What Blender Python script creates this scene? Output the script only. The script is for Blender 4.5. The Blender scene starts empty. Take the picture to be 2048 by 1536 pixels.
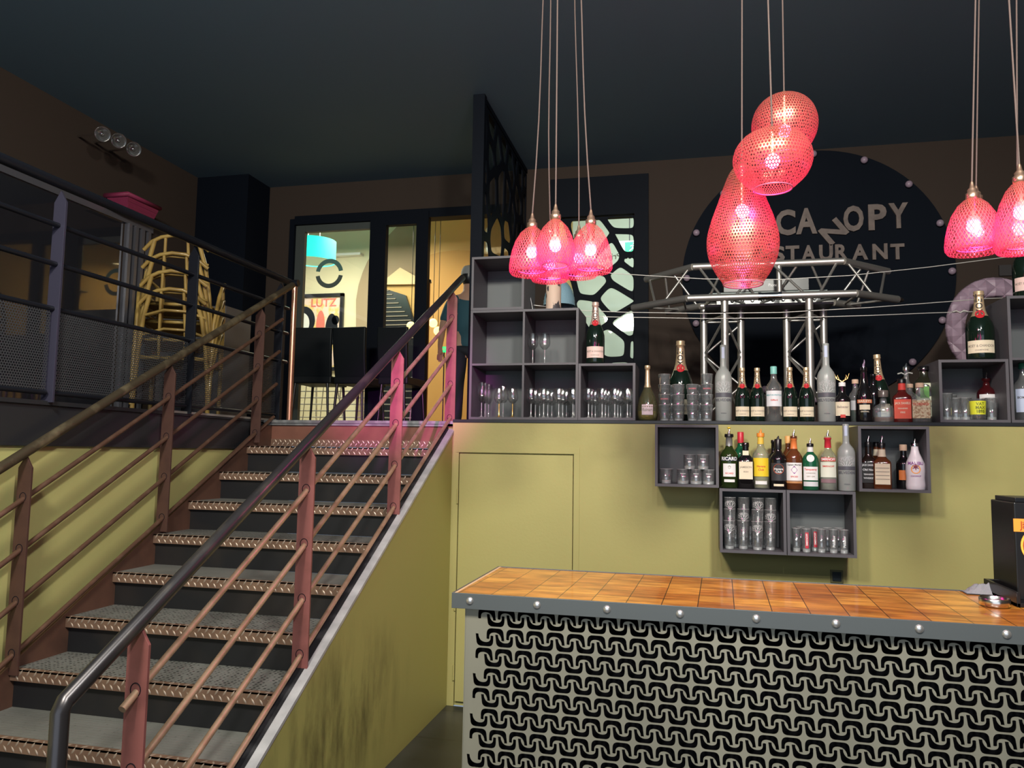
import bpy, math, random
from mathutils import Vector, Matrix
PI = math.pi
R = math.radians
random.seed(7)
C = bpy.context.scene.collection
SC = bpy.context.scene

# ------------------------------------------------------------------ camera
FPX = 1538.0
YAW, PITCH, ROLL, EYE = .23138, .088887, .01631, 1.56
def cam_axes():
    cy, sy, cp, sp = math.cos(YAW), math.sin(YAW), math.cos(PITCH), math.sin(PITCH)
    f = Vector((-sy*cp, cy*cp, sp)); r = Vector((cy, sy, 0)); u = r.cross(f)
    cr, sr = math.cos(ROLL), math.sin(ROLL)
    return cr*r + sr*u, -sr*r + cr*u, f
CR, CU, CF = cam_axes()
cd = bpy.data.cameras.new('camera'); cam = bpy.data.objects.new('camera', cd); C.objects.link(cam)
m = Matrix((CR, CU, -CF)).transposed().to_4x4(); m.translation = (0, 0, EYE)
cam.matrix_world = m
cd.sensor_width = 36; cd.lens = FPX/2048*36; cd.clip_start = .05; cd.clip_end = 100
SC.camera = cam
def P(px, py, ax, val):
    """survey helper: the point of the place seen at a photo pixel, on the plane x / y / z = val"""
    d = CR*((px-1024)/FPX) + CU*(-(py-768)/FPX) + CF
    k = 'xyz'.index(ax); o = Vector((0, 0, EYE)); t = (val-o[k])/d[k]
    return o + d*t
def depth(p): return (Vector(p)-Vector((0, 0, EYE))).dot(CF)

# ------------------------------------------------------------------ view + world + room lights
SC.view_settings.view_transform = 'Standard'; SC.view_settings.look = 'None'
SC.view_settings.gamma = 1; SC.view_settings.use_curve_mapping = False
SC.view_settings.exposure = 0.0
w = bpy.data.worlds.new('world'); SC.world = w; w.use_nodes = True
w.node_tree.nodes['Background'].inputs[0].default_value = (.55, .72, 1, 1)
w.node_tree.nodes['Background'].inputs[1].default_value = .45
SC.cycles.max_bounces = 10; SC.cycles.transparent_max_bounces = 40
SC.cycles.caustics_reflective = False; SC.cycles.caustics_refractive = False
SC.cycles.sample_clamp_indirect = 4
SC.cycles.use_denoising = True
def area(name, loc, to, sx, sy, power, col, spread=None):
    l = bpy.data.lights.new(name, 'AREA'); l.shape = 'RECTANGLE'; l.size = sx; l.size_y = sy
    l.energy = power; l.color = col
    if spread: l.spread = R(spread)
    o = bpy.data.objects.new(name, l); C.objects.link(o); o.location = loc
    o.rotation_euler = (Vector(to)-Vector(loc)).to_track_quat('-Z', 'Y').to_euler(); return o
def spot(name, loc, to, power, col, ang, size=.08, blend=.6):
    l = bpy.data.lights.new(name, 'SPOT'); l.energy = power; l.color = col; l.spot_size = R(ang)
    l.spot_blend = blend; l.shadow_soft_size = size
    o = bpy.data.objects.new(name, l); C.objects.link(o); o.location = loc
    o.rotation_euler = (Vector(to)-Vector(loc)).to_track_quat('-Z', 'Y').to_euler(); return o
def point(name, loc, power, col, size=.03):
    l = bpy.data.lights.new(name, 'POINT'); l.energy = power; l.color = col; l.shadow_soft_size = size
    o = bpy.data.objects.new(name, l); C.objects.link(o); o.location = loc; return o
# ceiling floodlights of the bar hall, behind the viewer, and an added cool fill
area('hall_floodlight', (.9, .2, 4.05), (.3, 4.6, 1.1), .35, .3, 150, (1, .97, .86))
spot('hall_spot', (-.2, -.4, 3.9), (.2, 4.7, 1.9), 130, (1, .95, .9), 60, .045)
spot('hall_spot', (.35, -.5, 3.7), (.6, 4.7, 1.9), 90, (1, .95, .9), 60, .04)
spot('magenta_stage_spot', (-.35, -.6, 2.5), (-1.64, 3.95, 2.05), 1350, (1, .14, .80), 14, .05, .85)
area('hall_floodlight', (-1.3, -.2, 4.0), (-2.9, 3.6, .6), .6, .35, 150, (1, .95, .80))
area('added_front_fill', (0, -3.6, 2.0), (0, 3, 2.4), 6, 3.0, 66, (.84, .95, 1))  # added fill from the open side behind the viewer, lifts ceiling and front faces
# rooms behind the upper landing
area('back_room_light', (-4.6, 9.0, 4.35), (-4.6, 9.4, 1.7), 2.2, 1.2, 105, (1, .92, .72))
area('back_room_light', (-2.3, 9.2, 4.1), (-2.2, 9.6, 2.0), .8, .8, 26, (1, .74, .38))
area('side_room_light', (-.6, 7.9, 4.2), (-.8, 9.4, 2.8), 1.2, .6, 40, (.9, 1, .96))

# ------------------------------------------------------------------ materials
MATS = {}
def mat(name, col=(.5, .5, .5), rough=.5, metal=0, spec=.5, coat=0, emit=None, es=0, alpha=1, noise=None, bump=None, trans=0, ior=1.45):
    if name in MATS: return MATS[name]
    m = bpy.data.materials.new(name); m.use_nodes = True; MATS[name] = m
    nt = m.node_tree; b = nt.nodes['Principled BSDF']
    b.inputs['Base Color'].default_value = (*col, 1); b.inputs['Roughness'].default_value = rough
    b.inputs['Metallic'].default_value = metal; b.inputs['Specular IOR Level'].default_value = spec
    b.inputs['Coat Weight'].default_value = coat; b.inputs['Coat Roughness'].default_value = .05
    b.inputs['Transmission Weight'].default_value = trans; b.inputs['IOR'].default_value = ior
    if emit: b.inputs['Emission Color'].default_value = (*emit, 1); b.inputs['Emission Strength'].default_value = es
    if noise or bump: tc = nt.nodes.new('ShaderNodeTexCoord')
    if noise:   # (scale, colour2, low, high, (stretch))
        n = nt.nodes.new('ShaderNodeTexNoise'); n.inputs['Scale'].default_value = noise[0]; n.inputs['Detail'].default_value = 6
        mp = nt.nodes.new('ShaderNodeMapping'); nt.links.new(tc.outputs['Object'], mp.inputs[0]); nt.links.new(mp.outputs[0], n.inputs[0])
        if len(noise) > 4: mp.inputs['Scale'].default_value = noise[4]
        r = nt.nodes.new('ShaderNodeValToRGB'); r.color_ramp.elements[0].position = noise[2]; r.color_ramp.elements[1].position = noise[3]
        r.color_ramp.elements[0].color = (*col, 1); r.color_ramp.elements[1].color = (*noise[1], 1)
        nt.links.new(n.outputs[0], r.inputs[0]); nt.links.new(r.outputs[0], b.inputs['Base Color'])
    if bump:    # (scale, strength)
        n = nt.nodes.new('ShaderNodeTexNoise'); n.inputs['Scale'].default_value = bump[0]; n.inputs['Detail'].default_value = 4
        nt.links.new(tc.outputs['Object'], n.inputs[0])
        bp = nt.nodes.new('ShaderNodeBump'); bp.inputs['Strength'].default_value = bump[1]; bp.inputs['Distance'].default_value = .01
        nt.links.new(n.outputs[0], bp.inputs['Height']); nt.links.new(bp.outputs[0], b.inputs['Normal'])
    return m
def nodes(m): return m.node_tree, m.node_tree.nodes, m.node_tree.links
def clear_glass(name, tint=(1, 1, 1), gl=.08, rough=.02, edge=.75, body=None, bodyf=0):
    """thin clear glass: see-through, with reflections that grow towards the rim"""
    if name in MATS: return MATS[name]
    m = bpy.data.materials.new(name); m.use_nodes = True; MATS[name] = m
    nt, N, L = nodes(m); N.remove(N['Principled BSDF']); out = N['Material Output']
    t = N.new('ShaderNodeBsdfTransparent'); t.inputs[0].default_value = (*tint, 1)
    g = N.new('ShaderNodeBsdfGlossy'); g.inputs['Roughness'].default_value = rough; g.inputs[0].default_value = (.9, .9, .9, 1)
    lw = N.new('ShaderNodeLayerWeight'); lw.inputs[0].default_value = .25
    mr = N.new('ShaderNodeMapRange'); mr.inputs['To Min'].default_value = gl; mr.inputs['To Max'].default_value = edge
    L.new(lw.outputs['Facing'], mr.inputs[0])
    mx = N.new('ShaderNodeMixShader'); L.new(mr.outputs[0], mx.inputs[0])
    src = t
    if bodyf:
        d = N.new('ShaderNodeBsdfDiffuse'); d.inputs[0].default_value = (*body, 1)
        m2 = N.new('ShaderNodeMixShader'); m2.inputs[0].default_value = bodyf
        L.new(t.outputs[0], m2.inputs[1]); L.new(d.outputs[0], m2.inputs[2]); src = m2
    L.new(src.outputs[0], mx.inputs[1]); L.new(g.outputs[0], mx.inputs[2]); L.new(mx.outputs[0], out.inputs[0])
    return m
M_green = mat('olive_paint', (.42, .385, .145), .55, noise=(1.1, (.385, .35, .13), .35, .7), bump=(60, .06))
M_ceil = mat('navy_ceiling_paint', (.15, .245, .31), .8)
M_brown = mat('dark_brown_paint', (.050, .036, .029), .85, spec=.2)
M_black = mat('black_paint', (.004, .006, .011), .6, spec=.12)
M_blacks = mat('black_satin', (.008, .008, .010), .3)
M_cube = mat('charcoal_laminate', (.10, .095, .108), .5)
M_cubeb = mat('charcoal_back', (.12, .13, .135), .55)
M_steel = mat('brushed_steel', (.32, .30, .24), .45, .35, noise=(5, (.24, .225, .18), .35, .75, (1, 1, .15)))
M_trim = mat('painted_grey_steel', (.115, .125, .13), .4, .35)
M_rivet = mat('rivet_steel', (.75, .72, .72), .3, .85)
M_alu = mat('truss_aluminium', (.55, .53, .50), .4, .85)
M_cap = mat('chrome', (.8, .8, .8), .12, 1)
M_copper = mat('copper', (.72, .36, .24), .3, .85)
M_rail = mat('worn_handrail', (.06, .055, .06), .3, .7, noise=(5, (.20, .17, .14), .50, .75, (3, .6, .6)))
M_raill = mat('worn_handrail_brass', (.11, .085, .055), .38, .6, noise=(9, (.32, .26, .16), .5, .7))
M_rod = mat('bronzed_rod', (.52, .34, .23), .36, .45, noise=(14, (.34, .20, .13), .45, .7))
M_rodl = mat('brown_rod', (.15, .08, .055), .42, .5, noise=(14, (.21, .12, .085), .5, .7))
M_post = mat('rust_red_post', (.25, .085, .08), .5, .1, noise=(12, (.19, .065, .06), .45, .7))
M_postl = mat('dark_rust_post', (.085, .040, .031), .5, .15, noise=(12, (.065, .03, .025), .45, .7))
M_stringer = mat('rust_brown_steel', (.14, .068, .047), .5, .2, noise=(7, (.085, .045, .034), .4, .7))
M_nose = mat('bronze_tread_plate', (.27, .165, .115), .42, .4, noise=(8, (.19, .11, .08), .4, .7))
M_lens = mat('worn_plate_mark', (.52, .40, .32), .4, .6)
M_riser = mat('black_riser', (.010, .010, .012), .5, noise=(3, (.024, .019, .017), .5, .75))
M_white = mat('white_paint', (.75, .75, .75), .5)
M_gold = mat('gold_foil', (.78, .58, .36), .35, .6)
M_goldb = mat('bright_gold', (.95, .62, .22), .25, .8)
M_red = mat('red_seal', (.55, .02, .03), .4)
M_cream = mat('cream_label', (.80, .70, .52), .6)
M_pinkl = mat('pink_label', (.82, .60, .55), .6)
M_whitel = mat('white_label', (.82, .80, .80), .6)
M_ink = mat('dark_ink', (.05, .045, .045), .6)
M_inkg = mat('grey_ink', (.32, .27, .22), .6)
M_inkr = mat('red_ink', (.62, .05, .04), .6)
M_inkw = mat('white_ink', (.9, .9, .9), .5)
M_dglass = mat('black_green_glass', (.006, .014, .009), .06, spec=.7)
M_bglass = mat('black_bottle', (.008, .007, .008), .08, spec=.7)
M_brglass = mat('brown_spirit', (.12, .035, .012), .08, spec=.7)
M_gglass = mat('green_bottle', (.01, .10, .045), .08, spec=.7)
M_frost = mat('frosted_glass', (.33, .35, .34), .32, spec=.6, alpha=1)
M_frostm = mat('frost_marking', (.78, .78, .80), .5)
M_clear = clear_glass('clear_bottle_glass', (.93, .95, .95), .07, body=(.75, .75, .75), bodyf=.10)
M_tumb = clear_glass('tumbler_glass', (.93, .95, .95), .14, rough=.05, edge=.9, body=(.80, .80, .82), bodyf=.09)
M_wine = clear_glass('wine_glass', (.96, .96, .96), .13, rough=.05, edge=.8)
M_pane = clear_glass('window_pane', (.93, .96, .95), .02, edge=.5)
M_pinkled = mat('lamp_bulb_glow', (1, .8, 1), emit=(1, .24, .8), es=6)
M_skin = mat('skin', (.55, .33, .24), .6)

# ------------------------------------------------------------------ mesh helper
class MB:
    def __init__(s): s.v = []; s.f = []; s.mi = []; s.uv = {}; s.cur = 0; s.sm = []
    def add(s, vs, fs, smooth=False, uvs=None):
        o = len(s.v); s.v += [Vector(x) for x in vs]
        for i, f in enumerate(fs):
            s.f.append([a+o for a in f]); s.mi.append(s.cur); s.sm.append(smooth)
            if uvs: s.uv[len(s.f)-1] = uvs[i]
        return s
    def box(s, x0, x1, y0, y1, z0, z1):
        v = [(x, y, z) for z in (z0, z1) for y in (y0, y1) for x in (x0, x1)]
        return s.add(v, [(0, 2, 3, 1), (4, 5, 7, 6), (0, 1, 5, 4), (2, 6, 7, 3), (0, 4, 6, 2), (1, 3, 7, 5)])
    def obox(s, c, ax, ay, az):
        c, ax, ay, az = map(Vector, (c, ax, ay, az))
        v = [c+ax*i+ay*j+az*k for k in (-1, 1) for j in (-1, 1) for i in (-1, 1)]
        return s.add(v, [(0, 2, 3, 1), (4, 5, 7, 6), (0, 1, 5, 4), (2, 6, 7, 3), (0, 4, 6, 2), (1, 3, 7, 5)])
    def path(s, pts, r, n=10, caps=True, closed=False):
        pts = [Vector(p) for p in pts]; K = len(pts); rings = []
        rr = r if isinstance(r, (list, tuple)) else [r]*K
        up = None; vs = []
        for i, p in enumerate(pts):
            a = pts[i-1] if (i or closed) else p; b = pts[(i+1) % K] if (i < K-1 or closed) else p
            d = (b-a).normalized()
            if up is None: up = Vector((0, 0, 1)) if abs(d.z) < .9 else Vector((0, 1, 0))
            sx = d.cross(up).normalized(); up = sx.cross(d).normalized()
            for k in range(n):
                t = 2*PI*k/n; vs.append(p+(sx*math.cos(t)+up*math.sin(t))*rr[i])
        fs = []
        for i in range(K if closed else K-1):
            for k in range(n):
                a, b = i*n+k, i*n+(k+1) % n; c, d = ((i+1) % K)*n+(k+1) % n, ((i+1) % K)*n+k
                fs.append((a, b, c, d))
        s.add(vs, fs, True)
        if caps and not closed:
            s.add(vs[:n], [tuple(range(n-1, -1, -1))]); s.add(vs[-n:], [tuple(range(n))])
        return s
    def tube(s, a, b, r, n=12): return s.path([a, b], r, n)
    def lathe(s, prof, c=(0, 0, 0), n=24, shape=None, cap0=True, cap1=True, smooth=True, dep=1):
        c = Vector(c); vs = []; fs = []; uvs = []; K = len(prof); L = [0]
        for i in range(1, K): L.append(L[-1]+math.hypot(prof[i][0]-prof[i-1][0], prof[i][1]-prof[i-1][1]))
        for (r, z) in prof:
            for k in range(n):
                t = 2*PI*k/n; q = shape(t, z) if shape else 1
                vs.append(c+Vector((r*q*math.cos(t), r*q*math.sin(t)*dep, z)))
        for i in range(K-1):
            for k in range(n):
                k2 = (k+1) % n
                fs.append((i*n+k, i*n+k2, (i+1)*n+k2, (i+1)*n+k))
                uvs.append([(k/n, L[i]), ((k+1)/n, L[i]), ((k+1)/n, L[i+1]), (k/n, L[i+1])])
        s.add(vs, fs, smooth, uvs)
        if cap0 and prof[0][0] > 1e-5: s.add(vs[:n], [tuple(range(n-1, -1, -1))])
        if cap1 and prof[-1][0] > 1e-5: s.add(vs[-n:], [tuple(range(n))])
        return s
    def ball(s, c, r, n=14, sz=1):
        prof = [(max(1e-6, r*math.sin(PI*i/n)), -r*math.cos(PI*i/n)*sz) for i in range(n+1)]
        return s.lathe(prof, c, n+4, cap0=False, cap1=False)
    def prism(s, poly, fn0, fn1):
        """poly: 2D points; fn0/fn1 map (u,v) to 3D front / back"""
        n = len(poly); a = [fn0(*p) for p in poly]; b = [fn1(*p) for p in poly]
        s.add(a+b, [tuple(range(n)), tuple(range(2*n-1, n-1, -1))]+[(i, (i+1) % n+0, n+(i+1) % n, n+i) for i in range(n)]); return s
    def mesh(s, name, mats, off=(0, 0, 0)):
        off = Vector(off); me = bpy.data.meshes.new(name)
        me.from_pydata([v-off for v in s.v], [], s.f)
        for m in (mats if isinstance(mats, (list, tuple)) else [mats]): me.materials.append(m)
        me.polygons.foreach_set('material_index', s.mi); me.polygons.foreach_set('use_smooth', s.sm)
        if s.uv:
            ul = me.uv_layers.new(name='UVMap')
            for p in me.polygons:
                if p.index in s.uv:
                    for li, u in zip(p.loop_indices, s.uv[p.index]): ul.data[li].uv = u
        me.update(); return me
    def build(s, name, mats, parent=None, bevel=0, fix=True):
        if parent is None:
            xs = [v.x for v in s.v]; ys = [v.y for v in s.v]; zs = [v.z for v in s.v]
            off = Vector(((min(xs)+max(xs))/2, (min(ys)+max(ys))/2, min(zs)))
        else:
            off = Vector((0, 0, 0)); q = parent
            while q: off += q.location; q = q.parent
        me = s.mesh(name, mats, off)
        if fix:
            import bmesh
            bm = bmesh.new(); bm.from_mesh(me); bmesh.ops.recalc_face_normals(bm, faces=bm.faces); bm.to_mesh(me); bm.free()
        o = bpy.data.objects.new(name, me); C.objects.link(o)
        if parent: o.parent = parent
        else: o.location = off
        if bevel:
            b = o.modifiers.new('bevel', 'BEVEL'); b.width = bevel; b.segments = 2; b.limit_method = 'ANGLE'
        return o
def tag(o, label, cat, group=None, kind=None):
    o['label'] = label
    if cat: o['category'] = cat
    if group: o['group'] = group
    if kind: o['kind'] = kind
    return o
def thing(name, label, cat, loc=(0, 0, 0), group=None):
    o = bpy.data.objects.new(name, None); C.objects.link(o); o.location = loc; o.empty_display_size = .05
    return tag(o, label, cat, group)
def struct(name, mb, m, bevel=0):
    o = mb.build(name, m, None, bevel); o['kind'] = 'structure'; return o
def copy_tree(o, parent=None):
    c = o.copy(); C.objects.link(c)
    if parent: c.parent = parent
    for ch in list(o.children): copy_tree(ch, c)
    return c
TXT = {}
def text2d(body, size, off=0, ext=0):
    k = (body, size, off)
    if k not in TXT:
        cu = bpy.data.curves.new('t', 'FONT'); cu.body = body; cu.size = size; cu.align_x = 'CENTER'; cu.align_y = 'CENTER'
        cu.offset = off; cu.resolution_u = 3
        ob = bpy.data.objects.new('t', cu); C.objects.link(ob)
        me = bpy.data.meshes.new_from_object(ob.evaluated_get(bpy.context.evaluated_depsgraph_get()))
        TXT[k] = ([(v.co.x, v.co.y) for v in me.vertices], [tuple(p.vertices) for p in me.polygons])
        bpy.data.objects.remove(ob); bpy.data.curves.remove(cu); bpy.data.meshes.remove(me)
    return TXT[k]
def sheet(outer, holes, fn, thick, name, m, parent=None, kind=None):
    """flat sheet with real cut-outs: 2D outline + hole outlines, fn(u,v,w) -> 3D"""
    cu = bpy.data.curves.new('s', 'CURVE'); cu.dimensions = '2D'; cu.fill_mode = 'BOTH'; cu.extrude = thick/2
    for pl in [outer]+holes:
        sp = cu.splines.new('POLY'); sp.points.add(len(pl)-1)
        for i, p in enumerate(pl): sp.points[i].co = (p[0], p[1], 0, 1)
        sp.use_cyclic_u = True
    ob = bpy.data.objects.new('s', cu); C.objects.link(ob)
    me = bpy.data.meshes.new_from_object(ob.evaluated_get(bpy.context.evaluated_depsgraph_get()))
    mb = MB(); mb.add([fn(v.co.x, v.co.y, v.co.z) for v in me.vertices], [tuple(p.vertices) for p in me.polygons])
    bpy.data.objects.remove(ob); bpy.data.curves.remove(cu); bpy.data.meshes.remove(me)
    return mb

# ================================================================== SETTING
FZ = 1.755      # upper floor
WY = 4.689      # olive wall under the upper floor
CZ = 4.265      # ceiling
SX = -1.487     # olive side wall of the stairs
LX = -2.89      # olive wall left of the stairs
BY = 7.0        # upper back wall
UX = -4.84      # upper left wall
# lower floor with grey tiles
m = mat('slate_floor', (.03, .033, .034), .3, noise=(3, (.06, .064, .066), .35, .7)); nt, N, L = nodes(m)
tc = N.new('ShaderNodeTexCoord'); bk = N.new('ShaderNodeTexBrick'); L.new(tc.outputs['Object'], bk.inputs[0])
bk.offset = 0; bk.inputs['Scale'].default_value = 1; bk.inputs['Brick Width'].default_value = .45; bk.inputs['Row Height'].default_value = .45
bk.inputs['Mortar Size'].default_value = .004; bk.inputs['Color1'].default_value = (1, 1, 1, 1); bk.inputs['Color2'].default_value = (.8, .8, .8, 1); bk.inputs['Mortar'].default_value = (.3, .3, .3, 1)
mm = N.new('ShaderNodeMix'); mm.data_type = 'RGBA'; mm.blend_type = 'MULTIPLY'; mm.inputs[0].default_value = 1
b = N['Principled BSDF']; src = b.inputs['Base Color'].links[0].from_socket
L.new(src, mm.inputs[6]); L.new(bk.outputs[0], mm.inputs[7]); L.new(mm.outputs[2], b.inputs['Base Color'])
struct('floor', MB().box(LX, 3.4, -3.6, WY, -.08, 0), m)
struct('floor_upper', MB().box(UX, 3.4, 4.812, BY, FZ-.16, FZ-.002).box(UX, LX-.06, 1.2, 4.812, FZ-.16, FZ-.002).box(SX+.05, 3.4, WY+.01, 4.812, FZ-.16, FZ-.002), mat('upper_floor', (.05, .045, .04), .5))
struct('ceiling', MB().box(-4.95, 3.5, -3.6, BY+.2, CZ, CZ+.1), M_ceil)
struct('wall_right', MB().box(3.4, 3.5, -3.6, BY+.2, 0, CZ), M_brown)
struct('wall_left_upper', MB().box(UX-.1, UX, -3.6, BY+.2, FZ-.16, CZ), M_brown)
struct('wall_left', MB().box(LX-.1, LX-.012, -3.6, 5.2, 0, 1.565), mat('olive_paint_left', (.50, .47, .19), .55, noise=(1.3, (.46, .43, .17), .35, .7), bump=(60, .06)))
# olive wall behind the bar with a flush cupboard door
mb = MB(); mb.box(SX, -1.443, WY, WY+.12, 0, 1.745); mb.box(-.708, 3.4, WY, WY+.12, 0, 1.745); mb.box(-1.443, -.708, WY, WY+.12, 1.555, 1.745)
mb.box(-1.443, -.708, WY+.02, WY+.12, 0, 1.555)
struct('wall_back', mb, M_green)
d = thing('door_1', 'flush olive cupboard door in the wall below the glass shelves', None, (-1.08, WY, .02)); del d['label']; d['kind'] = 'structure'
MB().box(-1.436, -.714, WY-.001, WY+.018, .03, 1.548).build('door_panel', M_green, d)
mb = MB(); mb.box(-.7075, -.672, WY-.004, WY-.0002, .0, 1.5565); mb.box(-1.46, -.672, WY-.004, WY-.0002, 1.557, 1.597); mb.build('door_frame', M_green, d)
for z in (1.28, .62, .2):
    MB().tube((-1.445, WY-.006, z-.045), (-1.445, WY-.006, z+.045), .006, 8).build('hinge', M_green, d)
# sloping olive side wall of the stairs, with its dirt
m = mat('olive_paint_stained', (.42, .395, .125), .5); nt, N, L = nodes(m); b = N['Principled BSDF']
tc = N.new('ShaderNodeTexCoord'); mp = N.new('ShaderNodeMapping'); L.new(tc.outputs['Object'], mp.inputs[0]); mp.inputs['Scale'].default_value = (1, 1, .28)
n1 = N.new('ShaderNodeTexNoise'); n1.inputs['Scale'].default_value = 9; n1.inputs['Detail'].default_value = 8; n1.inputs['Roughness'].default_value = .65; L.new(mp.outputs[0], n1.inputs[0])
# large soft patch where people brush past (object space, wall origin at its foot centre)
sx = N.new('ShaderNodeSeparateXYZ'); L.new(tc.outputs['Object'], sx.inputs[0])
def mth(op, a, b_=None, c=None):
    q = N.new('ShaderNodeMath'); q.operation = op
    for i, x in enumerate((a, b_, c)):
        if x is None: continue
        if isinstance(x, (int, float)): q.inputs[i].default_value = x
        else: L.new(x, q.inputs[i])
    return q.outputs[0]
dy = mth('MULTIPLY', mth('ADD', sx.outputs['Y'], .1), 1.15); dz = mth('MULTIPLY', mth('SUBTRACT', sx.outputs['Z'], .38), 2.2)
rr = mth('SQRT', mth('ADD', mth('MULTIPLY', dy, dy), mth('MULTIPLY', dz, dz)))
msk = N.new('ShaderNodeMapRange'); L.new(rr, msk.inputs[0]); msk.inputs[1].default_value = .25; msk.inputs[2].default_value = 1.0; msk.inputs[3].default_value = .62; msk.inputs[4].default_value = 0
th = N.new('ShaderNodeMapRange'); L.new(n1.outputs[0], th.inputs[0]); th.inputs[1].default_value = .42; th.inputs[2].default_value = .68
fac = mth('MULTIPLY', msk.outputs[0], th.outputs[0]); fac = mth('MULTIPLY', fac, 1.6)
mx = N.new('ShaderNodeMix'); mx.data_type = 'RGBA'; L.new(fac, mx.inputs[0]); mx.inputs[6].default_value = (.42, .395, .125, 1); mx.inputs[7].default_value = (.13, .115, .04, 1)
L.new(mx.outputs[2], b.inputs['Base Color'])
def st(y): return .608+(y-2.795)*.5655        # line through the tread noses
mb = MB(); pl = [(1.80, 0), (WY+.1, 0), (WY+.1, 1.72), (4.72, 1.71), (1.80, st(1.80)-.0)]
mb.prism(pl, lambda u, v: Vector((SX, u, v)), lambda u, v: Vector((SX-.04, u, v)))
struct('wall_stair_side', mb, m)
# pale metal angle and black strip on top of it
sd = Vector((0, 1, .5655)).normalized()
mb = MB(); c = Vector((SX-.012, 3.26, st(3.26)+.008)); mb.obox(c, (.020, 0, 0), sd*1.665, (0, -.003, .007)); struct('trim_1', mb, mat('pale_angle_iron', (.42, .42, .44), .45, .3, noise=(9, (.62, .62, .64), .4, .7)), .001)
mb = MB(); c = Vector((SX-.052, 3.26, st(3.26)+.004)); mb.obox(c, (.020, 0, 0), sd*1.665, (0, -.003, .012)); struct('trim_2', mb, mat('black_angle_iron', (.03, .03, .035), .35, .4, noise=(9, (.10, .10, .11), .5, .7)))
# upper back wall with the two openings
mb = MB()
wx0, wx1, wz1 = -1.25, -.50, 3.77       # glazed opening with the cut-out screen
dx0, dx1, dz1 = -4.0, -1.63, 3.90       # glazed sliding door
for (a, b_, z0, z1) in [(UX, dx0, FZ, CZ), (dx0, dx1, dz1, CZ), (dx1, wx0, FZ, CZ), (wx0, wx1, wz1, CZ), (wx1, 3.4, FZ, CZ)]:
    mb.box(a, b_, BY, BY+.12, z0, z1)
struct('wall_back_upper', mb, M_brown)
# black ledge board, black fascia of the mezzanine
struct('trim_3', MB().box(SX, 3.4, WY-.006, WY+.36, 1.745, 1.765), mat('black_ledge', (.02, .022, .026), .35), .002)
mb = MB(); mb.box(LX-.06, LX-.004, -3.6, 5.2, 1.563, 1.742); mb.box(LX-.012, LX+.004, -3.6, 4.86, 1.555, 1.567); mb.box(LX-.06, LX+.008, -3.6, 5.2, 1.742, 1.762)
struct('trim_4', mb, mat('black_fascia', (.022, .023, .027), .35), .001)
struct('trim_5', MB().box(LX-.9, LX+.012, 3.75, 5.0, 1.755, 1.768), mat('pale_threshold', (.38, .36, .33), .4, .4))

# ------------------------------------------------------------------ staircase (one steel thing)
stairs = thing('staircase', 'straight steel staircase of chequered plate treads rising to the upper landing', 'staircase', (-2.19, 1.94, 0))
TX0, TX1 = -2.83, SX-.075
m = mat('grip_tread', (.085, .086, .082), .6); nt, N, L = nodes(m); b = N['Principled BSDF']
tc = N.new('ShaderNodeTexCoord'); vo = N.new('ShaderNodeTexVoronoi'); vo.inputs['Scale'].default_value = 46; vo.inputs['Randomness'].default_value = .25; L.new(tc.outputs['Object'], vo.inputs[0])
rp = N.new('ShaderNodeValToRGB'); L.new(vo.outputs['Distance'], rp.inputs[0]); e = rp.color_ramp.elements; e[0].position = .22; e[0].color = (.02, .02, .02, 1); e[1].position = .34; e[1].color = (.22, .22, .205, 1)
no = N.new('ShaderNodeTexNoise'); no.inputs['Scale'].default_value = 4; L.new(tc.outputs['Object'], no.inputs[0])
mx = N.new('ShaderNodeMix'); mx.data_type = 'RGBA'; mx.blend_type = 'MULTIPLY'; mx.inputs[0].default_value = .6; L.new(rp.outputs[0], mx.inputs[6]); L.new(no.outputs[0], mx.inputs[7]); L.new(mx.outputs[2], b.inputs['Base Color'])
bp = N.new('ShaderNodeBump'); bp.inputs['Strength'].default_value = .6; bp.inputs['Distance'].default_value = .003; L.new(vo.outputs['Distance'], bp.inputs['Height']); L.new(bp.outputs[0], b.inputs['Normal'])
M_tread = m
def lens_marks(mb, x0, x1, ys, zs, n_, dirn):
    """raised plate marks: two staggered rows, tilted alternately; dirn 'f' on the front face, 't' on top"""
    k = int((x1-x0)/.036)
    for i in range(k):
        for rr_ in range(len(ys)):
            cx = x0+.018+i*.036+(.018 if rr_ % 2 else 0)
            if cx > x1-.012: continue
            a = R(52 if (i+rr_) % 2 else -52) if dirn == 't' else R(125 if rr_ % 2 else 55)
            u = Vector((math.cos(a), 0, math.sin(a))) if dirn == 'f' else Vector((math.cos(a), math.sin(a), 0))
            nrm = Vector((0, -1, 0)) if dirn == 'f' else Vector((0, 0, 1)); v = nrm.cross(u)
            c = Vector((cx, ys[rr_], zs[rr_])); l, wd, h = .0155, .0040, .003
            vs = [c-u*l, c+v*wd-u*l*.3, c+v*wd+u*l*.3, c+u*l, c-v*wd+u*l*.3, c-v*wd-u*l*.3, c+nrm*h-u*l*.45, c+nrm*h+u*l*.45]
            mb.add(vs, [(0, 5, 6), (5, 4, 7, 6), (4, 3, 7), (3, 2, 7), (2, 1, 6, 7), (1, 0, 6)], True)
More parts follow.
